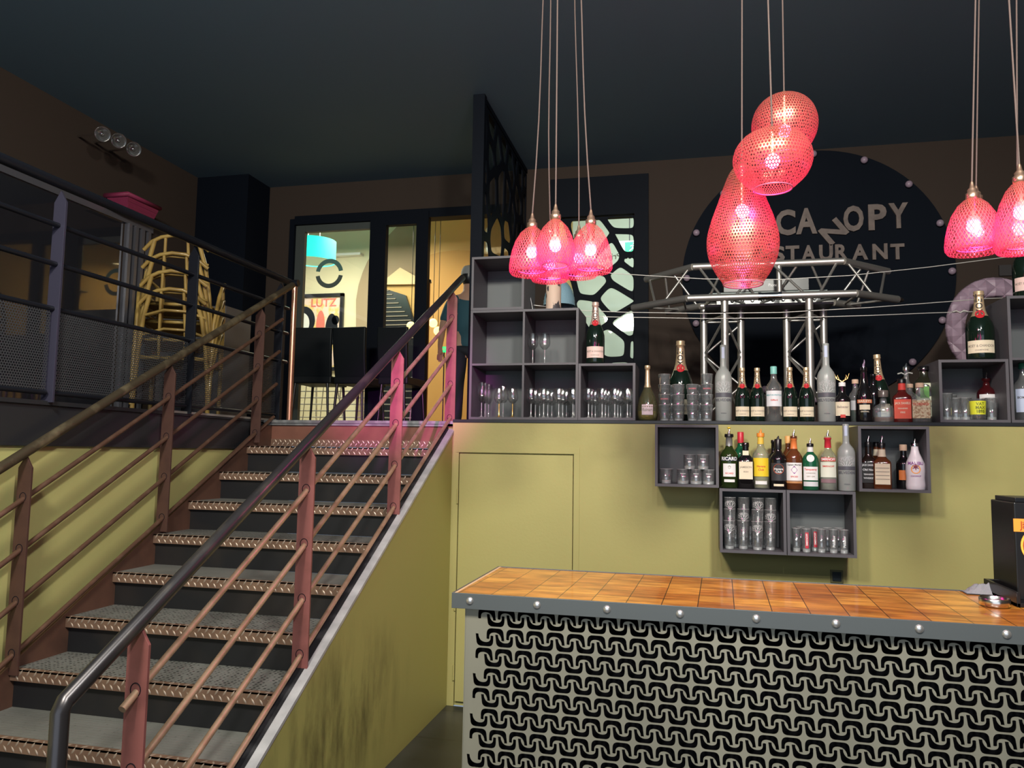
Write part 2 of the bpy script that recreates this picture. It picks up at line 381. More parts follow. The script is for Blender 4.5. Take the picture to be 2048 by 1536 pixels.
for k in range(-3, 7):
    y = 2.795+.2845*k; z = .608+.161*k
    t = MB().box(TX0, TX1, y+.028, y+.31, z-.006, z-.001).build('tread', M_tread, stairs)
    nb = MB(); nb.box(TX0, TX1, y, y+.030, z-.006, z); nb.box(TX0, TX1, y, y+.004, z-.047, z)
    no_ = nb.build('tread_nosing', M_nose, t)
    lb = MB(); lens_marks(lb, TX0, TX1, (y-.0002,)*2, (z-.012, z-.034), 2, 'f'); lens_marks(lb, TX0, TX1, (y+.014,), (z+.0002,), 1, 't')
    lb.build('plate_marks', M_lens, t)
    MB().box(TX0, TX1, y+.022, y+.026, max(0, z-.161), z-.006).build('riser', M_riser, stairs)
mb = MB(); mb.prism([(1.94, 0), (2.4, 0), (4.83, 1.40), (4.83, 1.755), (1.94, .14)], lambda u, v: Vector((TX0-.035, u, v)), lambda u, v: Vector((TX0-.002, u, v)))
# the plate rises with the line of the noses
mb = MB(); mb.prism([(1.90, 0), (2.6, 0), (4.84, 1.30), (4.84, st(4.72)+.03), (4.72, st(4.72)+.016), (1.90, st(1.90)+.014)], lambda u, v: Vector((TX0-.045, u, v)), lambda u, v: Vector((TX0-.001, u, v)))
mb.build('stringer', M_stringer, stairs)
mb = MB(); mb.prism([(1.90, 0), (2.6, 0), (4.80, 1.30), (4.80, st(4.72)-.03), (1.90, st(1.90)-.02)], lambda u, v: Vector((TX1+.001, u, v)), lambda u, v: Vector((TX1+.012, u, v)))
mb.build('stringer', M_riser, stairs)
mb = MB().box(TX0, TX1, 4.800, 4.806, 1.58, 1.722); mb.build('landing_riser', mat('red_brown_plate', (.24, .10, .07), .45, .2, noise=(5, (.17, .07, .05), .4, .7)), stairs)
mb = MB(); mb.box(TX0, TX1, 4.795, 4.800, 1.578, 1.627); o = mb.build('kick_strip', M_nose, stairs)
lb = MB(); lens_marks(lb, TX0, TX1, (4.7948,)*2, (1.592, 1.614), 2, 'f'); lb.build('plate_marks', M_lens, o)
mb = MB(); mb.box(TX0-.05, SX-.01, 4.775, 4.80, 1.738, 1.757); mb.box(TX0-.05, SX-.01, 4.785, 4.80, 1.722, 1.738); mb.build('landing_edge', mat('worn_pale_edge', (.30, .30, .31), .35, .6, noise=(12, (.5, .5, .52), .45, .65)), stairs)

# ------------------------------------------------------------------ railings
def pointed_bar(x, y, z0, z1, w_=.070, t_=.010):
    """flat bar, pointed at the top; faces down the stairs"""
    mb = MB(); h = w_/2
    mb.prism([(-h, z0), (h, z0), (h, z1-.055), (0, z1), (-h, z1-.055)], lambda u, v: Vector((x+u, y-t_/2, v)), lambda u, v: Vector((x+u, y+t_/2, v)))
    return mb
def railing(label, x, ys, mats, y0, y1, z_off, end_post, rod0):
    M_h, M_p, M_r = mats
    r_ = thing('stair_railing', label, 'railing', (x, ys[0], st(ys[0])))
    zr = lambda y: 1.592+(y-2.9)*.5535
    pts = [(x, y0, zr(y0)), (x, y1, zr(y1))]
    if end_post: pts = [(x, y0, 0.0), (x, y0, zr(y0)-.02), (x, y0+.012, zr(y0))] + pts[1:]
    MB().path(pts, .0225, 16).build('handrail', M_h, r_)
    for y in ys:
        p = pointed_bar(x, y, st(y)-.02, zr(y)-.016).build('post', M_p, r_, .0008)
        sb = MB()
        for k in range(4):
            zz = zr(y)-.205-.22*k
            sb.path([(x+.0165*math.cos(a), y-.0056, zz+.008+.0195*math.sin(a)) for a in [2*PI*i/14 for i in range(14)]], .0014, 5, closed=True)
        sb.build('rod_hole_rim', M_black, p)
    for k in range(4):
        f = lambda y: zr(y)-.205-.22*k
        y_s = rod0[k]; y_e = y1-.12-.02*k
        MB().tube((x, y_s, f(y_s)), (x, y_e, f(y_e)), .0115, 12).build('rod', M_r, r_)
    return r_
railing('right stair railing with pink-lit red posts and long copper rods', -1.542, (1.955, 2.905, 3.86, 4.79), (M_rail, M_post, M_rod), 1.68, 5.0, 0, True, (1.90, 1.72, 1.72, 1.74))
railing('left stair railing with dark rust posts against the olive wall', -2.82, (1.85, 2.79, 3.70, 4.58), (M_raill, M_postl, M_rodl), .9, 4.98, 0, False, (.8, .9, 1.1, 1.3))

# mezzanine fence along the left side
m = mat('perforated_sheet', (.075, .08, .09), .4, .4); nt, N, L = nodes(m); b = N['Principled BSDF']; out = N['Material Output']
tc = N.new('ShaderNodeTexCoord'); s3 = N.new('ShaderNodeSeparateXYZ'); L.new(tc.outputs['Object'], s3.inputs[0])
pz = .0135
v_ = mth('DIVIDE', s3.outputs['Z'], pz*.866); row = mth('FLOOR', v_); fv = mth('SUBTRACT', mth('FRACT', v_), .5)
u_ = mth('ADD', mth('DIVIDE', s3.outputs['Y'], pz), mth('MULTIPLY', mth('MODULO', row, 2), .5)); fu = mth('SUBTRACT', mth('FRACT', u_), .5)
fv = mth('MULTIPLY', fv, .866)
dd = mth('SQRT', mth('ADD', mth('MULTIPLY', fu, fu), mth('MULTIPLY', fv, fv))); hole = mth('LESS_THAN', dd, .33)
tr = N.new('ShaderNodeBsdfTransparent'); ms = N.new('ShaderNodeMixShader'); L.new(hole, ms.inputs[0]); L.new(b.outputs[0], ms.inputs[1]); L.new(tr.outputs[0], ms.inputs[2]); L.new(ms.outputs[0], out.inputs[0])
M_perf = m
M_fence = mat('black_fence_steel', (.016, .018, .026), .28, .4)
fence = thing('balcony_fence', 'black balcony fence with perforated lower panels along the left upper floor', 'fence', (LX, 3.9, 1.76))
MB().tube((LX, .4, 2.785), (LX, 5.06, 2.785), .024, 14).build('handrail', M_fence, fence)
for z in (2.585, 2.40, 2.19): MB().tube((LX, .4, z), (LX, 5.06, z), .0125, 10).build('rail', M_fence, fence)
for k, y in enumerate((1.0, 1.97, 2.95, 3.95, 4.94)):
    pointed_bar(LX, y, 1.755, 2.752, .066, .012).build('post', mat('purple_lit_post', (.055, .052, .085), .35, .3) if k == 2 else M_fence, fence, .0008)  # third post is black too; its plum colour paints in purple light
ys = (.4, 1.0, 1.97, 2.95, 3.95, 4.94)
for a, b_ in zip(ys[:-1], ys[1:]):
    MB().add([(LX+.004, a+.02, 1.80), (LX+.004, b_-.02, 1.80), (LX+.004, b_-.02, 2.18), (LX+.004, a+.02, 2.18)], [(0, 1, 2, 3)]).build('perforated_panel', M_perf, fence)
    MB().tube((LX+.004, a+.02, 1.80), (LX+.004, b_-.02, 1.80), .0125, 10).build('panel_tube', M_fence, fence)
cp = MB().tube((LX+.02, 5.10, 1.757), (LX+.02, 5.10, 2.76), .020, 14).build('end_post', M_copper, fence); cp['label'] = 'polished copper end post'
MB().tube((LX-.06, 5.10, 2.785), (LX+.05, 5.10, 2.785), .026, 14).build('post_cap', M_fence, fence)

# ------------------------------------------------------------------ bar counter
BX0, BX1, BF, BB, BZ = -.835, 2.3, 2.665, 3.335, 1.06
bar = thing('bar_counter', 'bar counter with glossy wood block top and laser-cut steel front', 'bar counter', ((BX0+BX1)/2, 3.0, 0))
m = mat('block_wood_top', (.6, .25, .06), .28, coat=.45, spec=.5); nt, N, L = nodes(m); b = N['Principled BSDF']
tc = N.new('ShaderNodeTexCoord'); bk = N.new('ShaderNodeTexBrick'); mp = N.new('ShaderNodeMapping'); mp.inputs['Rotation'].default_value = (0, 0, R(2)); L.new(tc.outputs['Object'], mp.inputs[0]); L.new(mp.outputs[0], bk.inputs[0])
bk.offset = 0; bk.inputs['Scale'].default_value = 1; bk.inputs['Brick Width'].default_value = .118; bk.inputs['Row Height'].default_value = .118
bk.inputs['Mortar Size'].default_value = .0018; bk.inputs['Mortar Smooth'].default_value = .3; bk.inputs['Bias'].default_value = .1
bk.inputs['Color1'].default_value = (.85, .42, .075, 1); bk.inputs['Color2'].default_value = (.58, .215, .035, 1); bk.inputs['Mortar'].default_value = (.05, .02, .01, 1)
n1 = N.new('ShaderNodeTexNoise'); n1.inputs['Scale'].default_value = 7; n1.inputs['Detail'].default_value = 8; mp2 = N.new('ShaderNodeMapping'); mp2.inputs['Scale'].default_value = (1, 3.2, 1); L.new(tc.outputs['Object'], mp2.inputs[0]); L.new(mp2.outputs[0], n1.inputs[0])
rp = N.new('ShaderNodeValToRGB'); e = rp.color_ramp.elements; e[0].position = .33; e[0].color = (.55, .42, .35, 1); e[1].position = .66; e[1].color = (1.25, 1.2, 1.1, 1); L.new(n1.outputs[0], rp.inputs[0])
mx = N.new('ShaderNodeMix'); mx.data_type = 'RGBA'; mx.blend_type = 'MULTIPLY'; mx.inputs[0].default_value = 1; L.new(bk.outputs[0], mx.inputs[6]); L.new(rp.outputs[0], mx.inputs[7])
wv = N.new('ShaderNodeTexWave'); wv.inputs['Scale'].default_value = 28; wv.inputs['Distortion'].default_value = 6; wv.inputs['Detail'].default_value = 3; L.new(mp2.outputs[0], wv.inputs[0]); wv.bands_direction = 'Y'
mr = N.new('ShaderNodeMapRange'); mr.inputs[3].default_value = .86; mr.inputs[4].default_value = 1.05; L.new(wv.outputs[0], mr.inputs[0])
mx2 = N.new('ShaderNodeMix'); mx2.data_type = 'RGBA'; mx2.blend_type = 'MULTIPLY'; mx2.inputs[0].default_value = 1; L.new(mx.outputs[2], mx2.inputs[6]); L.new(mr.outputs[0], mx2.inputs[7]); L.new(mx2.outputs[2], b.inputs['Base Color'])
top = MB().box(BX0+.012, BX1-.01, BF+.012, BB-.012, BZ-.05, BZ-.001).build('countertop', m, bar)
mb = MB(); mb.box(BX0+.006, BX0+.016, BF+.008, BB-.006, BZ-.02, BZ); mb.box(BX0+.006, BX1, BF+.006, BF+.012, BZ-.02, BZ); mb.build('edge_inlay', mat('pale_inlay', (.72, .52, .30), .4), bar)
tb = MB(); tb.box(BX0, BX1, BF, BF+.006, BZ-.052, BZ+.0015); tb.box(BX0, BX0+.006, BF+.006, BB, BZ-.052, BZ+.0015); tb.box(BX0, BX1, BB-.006, BB, BZ-.052, BZ+.0015)
tr_ = tb.build('steel_trim', M_trim, bar, .0008)
for k in range(13):
    x = -.768+.2415*k
    rv = MB(); prof = [(.0135*math.cos(a), .0085*math.sin(a)) for a in [PI/2*i/6 for i in range(7)]]
    rb = MB().lathe(prof, (0, 0, 0), 18, cap0=False, cap1=False)
    rb.v = [Vector((x+v.x, BF-v.z, BZ-.0235+v.y)) for v in rb.v]; rb.build('rivet', M_rivet, tr_)
# carcass behind the sheet
MB().box(BX0+.03, BX1-.03, BF+.075, BB-.04, 0.0, BZ-.055).build('carcass', mat('matt_black', (.003, .003, .004), .9, spec=.05), bar)
PER = .0715
def curve_pts(segs, n=6):
    out = []
    for sg in segs:
        if len(sg) == 2: out.append(sg)
        else:
            p0, p1, p2 = out[-1], (sg[0], sg[1]), (sg[2], sg[3])
            for i in range(1, n+1):
                t = i/n; out.append(((1-t)**2*p0[0]+2*t*(1-t)*p1[0]+t*t*p2[0], (1-t)**2*p0[1]+2*t*(1-t)*p1[1]+t*t*p2[1]))
    return out
arch = curve_pts([(-.012, -.50), (-.012, -.27), (-.01, .012, .24, .015), (.60, .015), (.84, .01, .85, -.24), (.893, -.58), (.753, -.58), (.735, -.46), (.65, -.205, .40, -.195), (.145, -.19, .132, -.37), (.132, -.50), (.06, -.54, -.012, -.50)])
cup = [(.88-u, -.86-v) for u, v in arch]
holes = []
zt = P(953, 1255, 'y', BF+.03).z; xs0 = P(935, 1255, 'y', BF+.03).x
PX0, PX1, PZ1 = BX0+.045, BX1-.04, BZ-.054
for row in range(-1, 15):
    sh = (row*.445) % 1.0
    for i in range(-3, 46):
        for kind, pl in (('a', arch), ('c', cup)):
            ox = xs0+(i+sh)*PER+(.44*PER if kind == 'c' else 0); oz = zt-row*PER*.965
            pts = [(ox+u*PER, oz+v*PER) for u, v in pl]
            if min(p[0] for p in pts) < PX0+.009 or max(p[0] for p in pts) > PX1-.015: continue
            if min(p[1] for p in pts) < .02: continue
            if max(p[1] for p in pts) > PZ1-.001:
                # cut off by the top edge of the sheet
                pts = [(p[0], min(p[1], PZ1-.0015)) for p in pts]
                if max(p[1] for p in pts)-min(p[1] for p in pts) < .012: continue
                q = [pts[0]]
                for p in pts[1:]:
                    if abs(p[0]-q[-1][0])+abs(p[1]-q[-1][1]) > 1e-5: q.append(p)
                pts = q
            holes.append(pts)
YB = BF+.03
sh_ = sheet([(PX0, 0.005), (PX1, 0.005), (PX1, PZ1), (PX0, PZ1)], holes, lambda u, v, w_: Vector((u, YB+.0015-w_, v)), .003, 'front', M_steel)
fp = sh_.build('front_panel', M_steel, bar)
MB().box(PX0-.003, PX0-.0005, YB, BB-.05, .005, PZ1).build('end_panel', M_steel, bar)

# things on the bar
c = P(1985, 1203, 'y', 2.98); ax, ay = P(1989, 1200, 'z', BZ+.02).x, P(1989, 1200, 'z', BZ+.02).y
ash = MB().lathe([(.045, 0), (.048, .003), (.048, .026), (.045, .028), (.043, .026), (.043, .007), (.0001, .006)], (ax, ay, BZ+.0008), 32)
tag(ash.build('ashtray', mat('brushed_ashtray', (.7, .66, .63), .22, 1)), 'round brushed metal ashtray on the bar top in front of the grey cloth', 'ashtray')
cx, cy = P(1968, 1188, 'z', BZ).x, P(1968, 1188, 'z', BZ).y
from mathutils import noise as mnoise
mb = MB(); vs = []; nx, ny = 34, 26
for j in range(ny):
    for i in range(nx):
        u, v = i/(nx-1)*2-1, j/(ny-1)*2-1; rr_ = min(1, (abs(u)**2.4+abs(v)**2.4)**(1/2.4))
        q = mnoise.noise(Vector((u*2.2+3, v*2.2, 0))); q2 = mnoise.noise(Vector((u*5, v*5, 4)))
        vs.append((cx+u*.066+q*.008, cy+.01+v*.04+q2*.006, BZ+.002+max(0, (1-rr_**2.2))*(.024+.014*q+.008*q2)*(1.2 if abs(u) < .7 else .8)+.001))
mb.add(vs, [(j*nx+i, j*nx+i+1, (j+1)*nx+i+1, (j+1)*nx+i) for j in range(ny-1) for i in range(nx-1)], True)
# underside
vs2 = [(v[0], v[1], BZ+.0012) for v in vs]; mb.add(vs2, [(j*nx+i, (j+1)*nx+i, (j+1)*nx+i+1, j*nx+i+1) for j in range(ny-1) for i in range(nx-1)], True)
tag(mb.build('bar_cloth', mat('grey_cloth', (.27, .28, .31), .9, bump=(400, .5))), 'crumpled grey microfibre cloth lying on the bar top behind the ashtray', 'cloth')
# black shot dispenser
p0 = P(2020, 1000, 'y', 3.15); x0 = P(2020, 1100, 'y', 3.15).x; xb = P(2004, 1180, 'y', 3.15).x
tp = thing('shot_machine', 'black shot dispenser with orange lettering at the right end of the bar', 'drink dispenser', (x0+.12, 3.2, BZ))
MB().box(x0, x0+.24, 3.10, 3.32, BZ+.012, p0.z-.006).build('body', mat('gloss_black_plastic', (.012, .012, .013), .25), tp, .004)
MB().box(x0+.012, x0+.23, 3.12, 3.31, p0.z-.006, p0.z+.010).build('lid', M_blacks, tp, .002)
MB().box(xb, x0+.25, 3.02, 3.33, BZ, BZ+.014).box(xb, xb+.012, 3.02, 3.33, BZ, BZ+.05).box(xb, x0+.25, 3.32, 3.33, BZ, BZ+.05).build('drip_base', M_blacks, tp, .002)
a = P(2026, 1037, 'y', 3.10); b_ = P(2030, 1063, 'y', 3.10)
lp = MB(); lp.box(a.x, a.x+.16, 3.0975, 3.0998, b_.z, a.z); lp.cur = 1
vs, fs = text2d('J\u00e4germeister', .026, .0006); lp.add([(a.x+.006+.078+v[0]*.95, 3.097, (a.z+b_.z)/2+v[1]*1.35) for v in vs], fs)
lp.build('brand_plate', [mat('orange_plate', (.95, .36, .05), .5), mat('deep_orange_ink', (.45, .07, .02), .5)], tp)
cz_ = P(2060, 1092, 'y', 3.10); cc = (a.x+.075, cz_.z)
lp = MB(); lp.prism([(.055*math.cos(2*PI*i/32), .06*math.sin(2*PI*i/32)) for i in range(32)], lambda u, v: Vector((cc[0]+u, 3.0965, cc[1]+v)), lambda u, v: Vector((cc[0]+u, 3.0998, cc[1]+v)))
lp.cur = 1; lp.path([(cc[0]+.047*math.cos(t), 3.096, cc[1]+.051*math.sin(t)) for t in [2*PI*i/28 for i in range(28)]], .002, 5, closed=True)
for sgn in (-1, 1):
    for dx in (0, .012): lp.path([(cc[0]+sgn*(.006+dx), 3.096, cc[1]-.01), (cc[0]+sgn*(.016+dx), 3.096, cc[1]+.012), (cc[0]+sgn*(.012+dx), 3.096, cc[1]+.032)], .0016, 5)
lp.build('round_badge', [mat('amber_badge', (.95, .55, .08), .5), mat('deep_orange_ink', (.45, .07, .02), .5)], tp)

# ------------------------------------------------------------------ wall outlet
o = P(1660, 1139, 'y', WY); o2 = P(1686, 1166, 'y', WY)
ol = thing('wall_switch', 'dark grey square switch on the olive wall under the shelves', 'switch', ((o.x+o2.x)/2, WY, o2.z))
MB().box(o.x, o2.x, WY-.010, WY-.0005, o2.z, o.z).build('plate', mat('switch_olive', (.16, .15, .07), .5), ol, .002)
MB().box(o.x+.010, o2.x-.010, WY-.016, WY-.010, o2.z+.010, o.z-.010).build('rocker', mat('switch_blue_grey', (.03, .04, .05), .35), ol, .002)

# ------------------------------------------------------------------ cube shelves
def cubes(name, label, x0, z0, nx, nz, yf, dep, s=.35):
    t = .015; r_ = thing(name, label, 'shelf', (x0+nx*s/2, yf+dep/2, z0), 'charcoal cube shelves behind the bar')
    X1, Z1, yb = x0+nx*s-.002, z0+nz*s-.0015, yf+dep
    mb = MB(); e = .0002
    mb.prism([(x0, z0), (X1, z0), (X1-t, z0+t), (x0+t, z0+t)], lambda u, v: Vector((u, yf, v)), lambda u, v: Vector((u, yb, v)))
    mb.prism([(x0, Z1), (X1, Z1), (X1-t, Z1-t), (x0+t, Z1-t)], lambda u, v: Vector((u, yf, v)), lambda u, v: Vector((u, yb, v)))
    mb.prism([(x0, z0), (x0, Z1), (x0+t, Z1-t), (x0+t, z0+t)], lambda u, v: Vector((u, yf, v)), lambda u, v: Vector((u, yb, v)))
    mb.prism([(X1, z0), (X1, Z1), (X1-t, Z1-t), (X1-t, z0+t)], lambda u, v: Vector((u, yf, v)), lambda u, v: Vector((u, yb, v)))
    mb.build('carcass', M_cube, r_)
    for i in range(1, nx): MB().box(x0+i*s-.007, x0+i*s+.006, yf+.003, yb-.006, z0+t, Z1-t).build('divider', M_cube, r_)
    for k in range(1, nz):
        for i in range(nx):
            MB().box(x0+i*s+(t if i == 0 else .006), x0+(i+1)*s-(t+.002 if i == nx-1 else .007), yf+.003, yb-.006, z0+k*s-.007, z0+k*s+.006).build('shelf_board', M_cube, r_)
    MB().box(x0+t, X1-t, yb-.006, yb-.0005, z0+t, Z1-t).build('back_panel', M_cubeb, r_)
    return r_
LZ = 1.766
UYF = WY+.002; DPU = .35
cubes('cube_shelf', 'four-compartment charcoal cube shelf on the ledge with wine glasses', -1.385, LZ, 2, 2, UYF, DPU)
cubes('cube_shelf', 'single empty charcoal cube stacked on top of the four-compartment shelf', -1.385, LZ+.70, 1, 1, UYF, DPU)
cubes('cube_shelf', 'single charcoal cube of wine glasses under the pink-labelled magnum', -.685, LZ, 1, 1, UYF, DPU)
cubes('cube_shelf', 'single charcoal cube on the ledge holding highball glasses and a yellow tumbler', 1.337, LZ, 1, 1, UYF, DPU)
cubes('cube_shelf', 'tall charcoal shelf at the right end of the ledge, cut by the picture edge', 1.690, LZ, 2, 2, UYF, DPU)
LYF, DPL = 4.437, .25
cubes('cube_shelf', 'wall cube under the ledge holding short cut tumblers, leftmost of the hanging cubes', -.208, 1.384, 1, 1, LYF, DPL)
cubes('cube_shelf', 'lower wall cube filled with tall etched glasses', .143, 1.033, 1, 1, LYF, DPL)
cubes('cube_shelf', 'lower wall cube with a row of slim shot glasses, right of the etched glasses', .495, 1.033, 1, 1, LYF, DPL)
cubes('cube_shelf', 'wall cube under the ledge holding whisky and white coconut liqueur bottles', .862, 1.384, 1, 1, LYF, DPL)

# ------------------------------------------------------------------ bottles
PR = dict(
 champ=[(0, .82), (.006, .95), (.03, 1), (.40, 1), (.47, .97), (.54, .87), (.60, .70), (.66, .52), (.72, .42), (.80, .36), (.90, .32), (.935, .31), (.94, .37), (.955, .38), (.965, .34), (.99, .36), (1, .33)],
 tall=[(0, .88), (.01, .96), (.52, 1), (.58, .97), (.63, .84), (.67, .60), (.70, .42), (.73, .37), (.98, .34), (1, .34)],
 liq=[(0, .92), (.008, 1), (.56, 1), (.62, .95), (.68, .75), (.73, .48), (.78, .38), (.93, .34), (.935, .40), (.99, .40), (1, .36)],
 sq=[(0, .95), (.01, 1), (.55, 1), (.60, .93), (.66, .62), (.70, .46), (.76, .40), (.93, .36), (.935, .42), (1, .42)],
 stout=[(0, .93), (.01, 1), (.58, 1), (.66, .96), (.73, .80), (.78, .55), (.82, .36), (.93, .33), (.935, .45), (1, .45)],
 tear=[(0, .80), (.01, .90), (.10, 1), (.25, .98), (.38, .84), (.50, .58), (.58, .38), (.66, .25), (.90, .20), (.93, .20), (.935, .26), (.98, .26), (1, .22)],
 malibu=[(0, .92), (.01, .98), (.10, 1), (.25, .94), (.40, 1), (.55, .97), (.68, .70), (.78, .48), (.86, .38), (1, .34)],
 deca=[(0, .95), (.02, 1), (.42, 1), (.50, .85), (.56, .5), (.60, .34), (.78, .32), (.79, .5), (.98, .45), (1, .4)])
def lerp_prof(pr, f):
    for (a, ra), (b, rb) in zip(pr[:-1], pr[1:]):
        if a <= f <= b: return ra+(rb-ra)*(f-a)/max(1e-9, b-a)
    return pr[-1][1]
def bottle(name, label, loc, h, r, kind, glass, sq=0, dep=1, labels=(), foil=None, cap=None, seal=None, pourer=None, liquid=None, group=None, txt=(), n=28, cat='bottle', tilt=0):
    """labels: (z0,z1,half_width_m,material,[(text,size,z,ink)])  all z as fractions of h"""
    r_ = thing(name, label, cat, loc, group)
    pr = PR[kind]; x0, y0, z0 = loc
    r_.rotation_euler = (0, tilt, -math.atan2(x0, y0)*.8)
    prof = [(a*r, f*h) for f, a in pr]
    # refine smooth parts
    shp = None
    if sq:
        def shp(t, z):
            s_ = (abs(math.cos(t))**sq+abs(math.sin(t))**sq)**(-1/sq); k = min(1, max(0, (z/h-.58)/.12))
            return s_*(1-k)+1*k if z/h < .7 else 1
    end = 1.0 if not cap else cap[0]
    body = [(q, z) for q, z in prof if z/h <= end+1e-6]
    if body[-1][1] < end*h-1e-6: body.append((lerp_prof(pr, end)*r, end*h))
    MBL = MB().lathe(body, (0, 0, 0), n if not sq else 40, shp, dep=dep)
    bo = MBL.build('glass_body', glass, None); bo.parent = r_; bo.location = (0, 0, 0)
    _fix(bo, MBL)
    def surf(xm, z, eps):
        rz = lerp_prof(pr, z/h)*r
        if sq:
            hw = rz*.97
            if abs(xm) < rz*.86: return Vector((xm, -rz*dep-eps, z))
            k = (abs(xm)-rz*.86); return Vector((math.copysign(rz*.86+k*.8, xm), -rz*dep-eps+k*.6, z))
        a = xm/max(rz, 1e-4); return Vector(((rz+eps)*math.sin(a), -(rz+eps)*math.cos(a)*dep, z))
    def part(nm, mb, m_):
        o_ = mb.build(nm, m_, None); o_.parent = r_; o_.location = (0, 0, 0); _fix(o_, mb); return o_
    if liquid:
        lv, lm = liquid
        lp = [(q*.93, max(z, .02*h)) for q, z in prof if z/h < lv]; lp.append((lerp_prof(pr, lv)*r*.93, lv*h))
        part('liquid', MB().lathe(lp, (0, 0, 0), 24, shp, dep=dep), lm)
    if foil:
        a, b, m_ = foil
        fp_ = [(a, lerp_prof(pr, a))]+[(f, q) for f, q in pr if a < f < b]+[(b, lerp_prof(pr, b))]
        part('neck_foil', MB().lathe([(q*r+.0008, f*h) for f, q in fp_], (0, 0, 0), 20, dep=1, cap0=False), m_)
    if cap:
        a, b, cr, m_ = cap
        part('cap', MB().lathe([(cr*r, a*h), (cr*r, b*h-.003), (cr*r-.002, b*h)], (0, 0, 0), 20), m_)
    if seal:
        zf, sr, m_ = seal
        rz = lerp_prof(pr, zf)*r; mbs = MB(); pts = []
        cen = surf(0, zf*h, .0022)
        ring = [surf(sr*math.cos(2*PI*i/20), zf*h+sr*math.sin(2*PI*i/20), .0018) for i in range(20)]
        mbs.add([cen]+ring, [(0, i+1, (i+1) % 20+1) for i in range(20)]); part('neck_seal', mbs, m_)
    for L_ in labels:
        za, zb, hw, m_, tx = L_[:5]
        mbl = MB(); K = 12
        vs = [surf(-hw+2*hw*i/K, (za+(zb-za)*j/2)*h, .0009) for j in range(3) for i in range(K+1)]
        mbl.add(vs, [(j*(K+1)+i, j*(K+1)+i+1, (j+1)*(K+1)+i+1, (j+1)*(K+1)+i) for j in range(2) for i in range(K)], True)
        ms = [m_]
        for (s_, size, zf, ink) in tx:
            if ink not in ms: ms.append(ink)
            mbl.cur = ms.index(ink); vv, ff = text2d(s_, size, size*.02)
            wmax = max([abs(v[0]) for v in vv]+[1e-6]); k = min(1, hw*.92/wmax)
            mbl.add([surf(v[0]*k, zf*h+v[1], .0016) for v in vv], ff)
        part('label', mbl, ms)
    for (s_, size, zf, ink, vert) in txt:
        vv, ff = text2d(s_, size, size*.02); mbt = MB()
        if vert: vs = [surf(-v[1], zf*h+v[0], .0022) for v in vv]
        else: vs = [surf(v[0], zf*h+v[1], .0018) for v in vv]
        mbt.add(vs, ff); part('lettering', mbt, ink)
    if pourer:
        m_ = pourer[0]; ln = pourer[1]
        zt_ = (cap[1] if cap else 1)*h
        part('pourer', MB().path([(0, 0, zt_-.001), (0, 0, zt_+ln*.35), (ln*.12, 0, zt_+ln*.7), (ln*.10, 0, zt_+ln)], [.008, .0065, .004, .002], 10), m_)
    return r_
def _fix(o, mb):
    """the mesh was centred by build(); bring it back to the bottle's own base"""
    xs = [v.x for v in mb.v]; ys = [v.y for v in mb.v]; zs = [v.z for v in mb.v]
    off = Vector(((min(xs)+max(xs))/2, (min(ys)+max(ys))/2, min(zs)))
    o.data.transform(Matrix.Translation(off))
def B(px, ytop, wpx, Y, z0):
    """(x, height, radius) of a bottle measured in the photo at its axis pixel, standing at depth Y on height z0"""
    p = P(px, ytop, 'y', Y); q = P(px, ytop+40, 'y', Y)
    # axis x at base height
    d = depth(p); x = p.x
    return x, p.z-z0, wpx*d/FPX/2
def champagne(px, ytop, wpx, Y, z0, label, lab=M_cream, big=False, group=None, ink=M_inkg, tilt=0):
    x, h, r = B(px, ytop, wpx, Y, z0)
    return bottle('champagne_bottle', label, (x, Y, z0), h, r, 'champ', M_dglass, labels=[(.09, .27, r*1.05, lab, [('MO\u00cbT & CHANDON', r*.27, .19, ink), ('CHAMPAGNE', r*.15, .13, ink)])],
                  foil=(.63, 1.0, M_gold if lab is not M_pinkl else mat('rose_foil', (.82, .58, .50), .35, .5)), seal=(.655, r*.34, M_red), txt=[('MO\u00cbT', r*.62, .80, M_ink, True)], group=group, tilt=tilt)
LG = LZ     # on the ledge
champagne(1191, 605, 37, 4.76, LZ+.351, 'champagne magnum with a pink label standing on the single cube of wine glasses', M_pinkl)
x, h, r = B(1295, 731, 41, 4.752, LG)
bottle('champagne_bottle', 'clear teardrop champagne bottle with gold neck at the left end of the bottle row', (x, 4.752, LG), h, r, 'tear', clear_glass('olive_clear_glass', (.62, .60, .42), .09, body=(.35, .33, .16), bodyf=.22), foil=(.60, 1, M_gold), liquid=(.17, mat('yellow_wine', (.55, .48, .10), .1)),
       labels=[(.10, .285, r*.55, mat('pale_pink_label', (.80, .66, .70), .6), [('Ruinart', r*.45, .19, M_inkg)])])
champagne(1361, 682, 47, 4.93, LG, 'oversized champagne bottle rising behind the stacked tumblers')
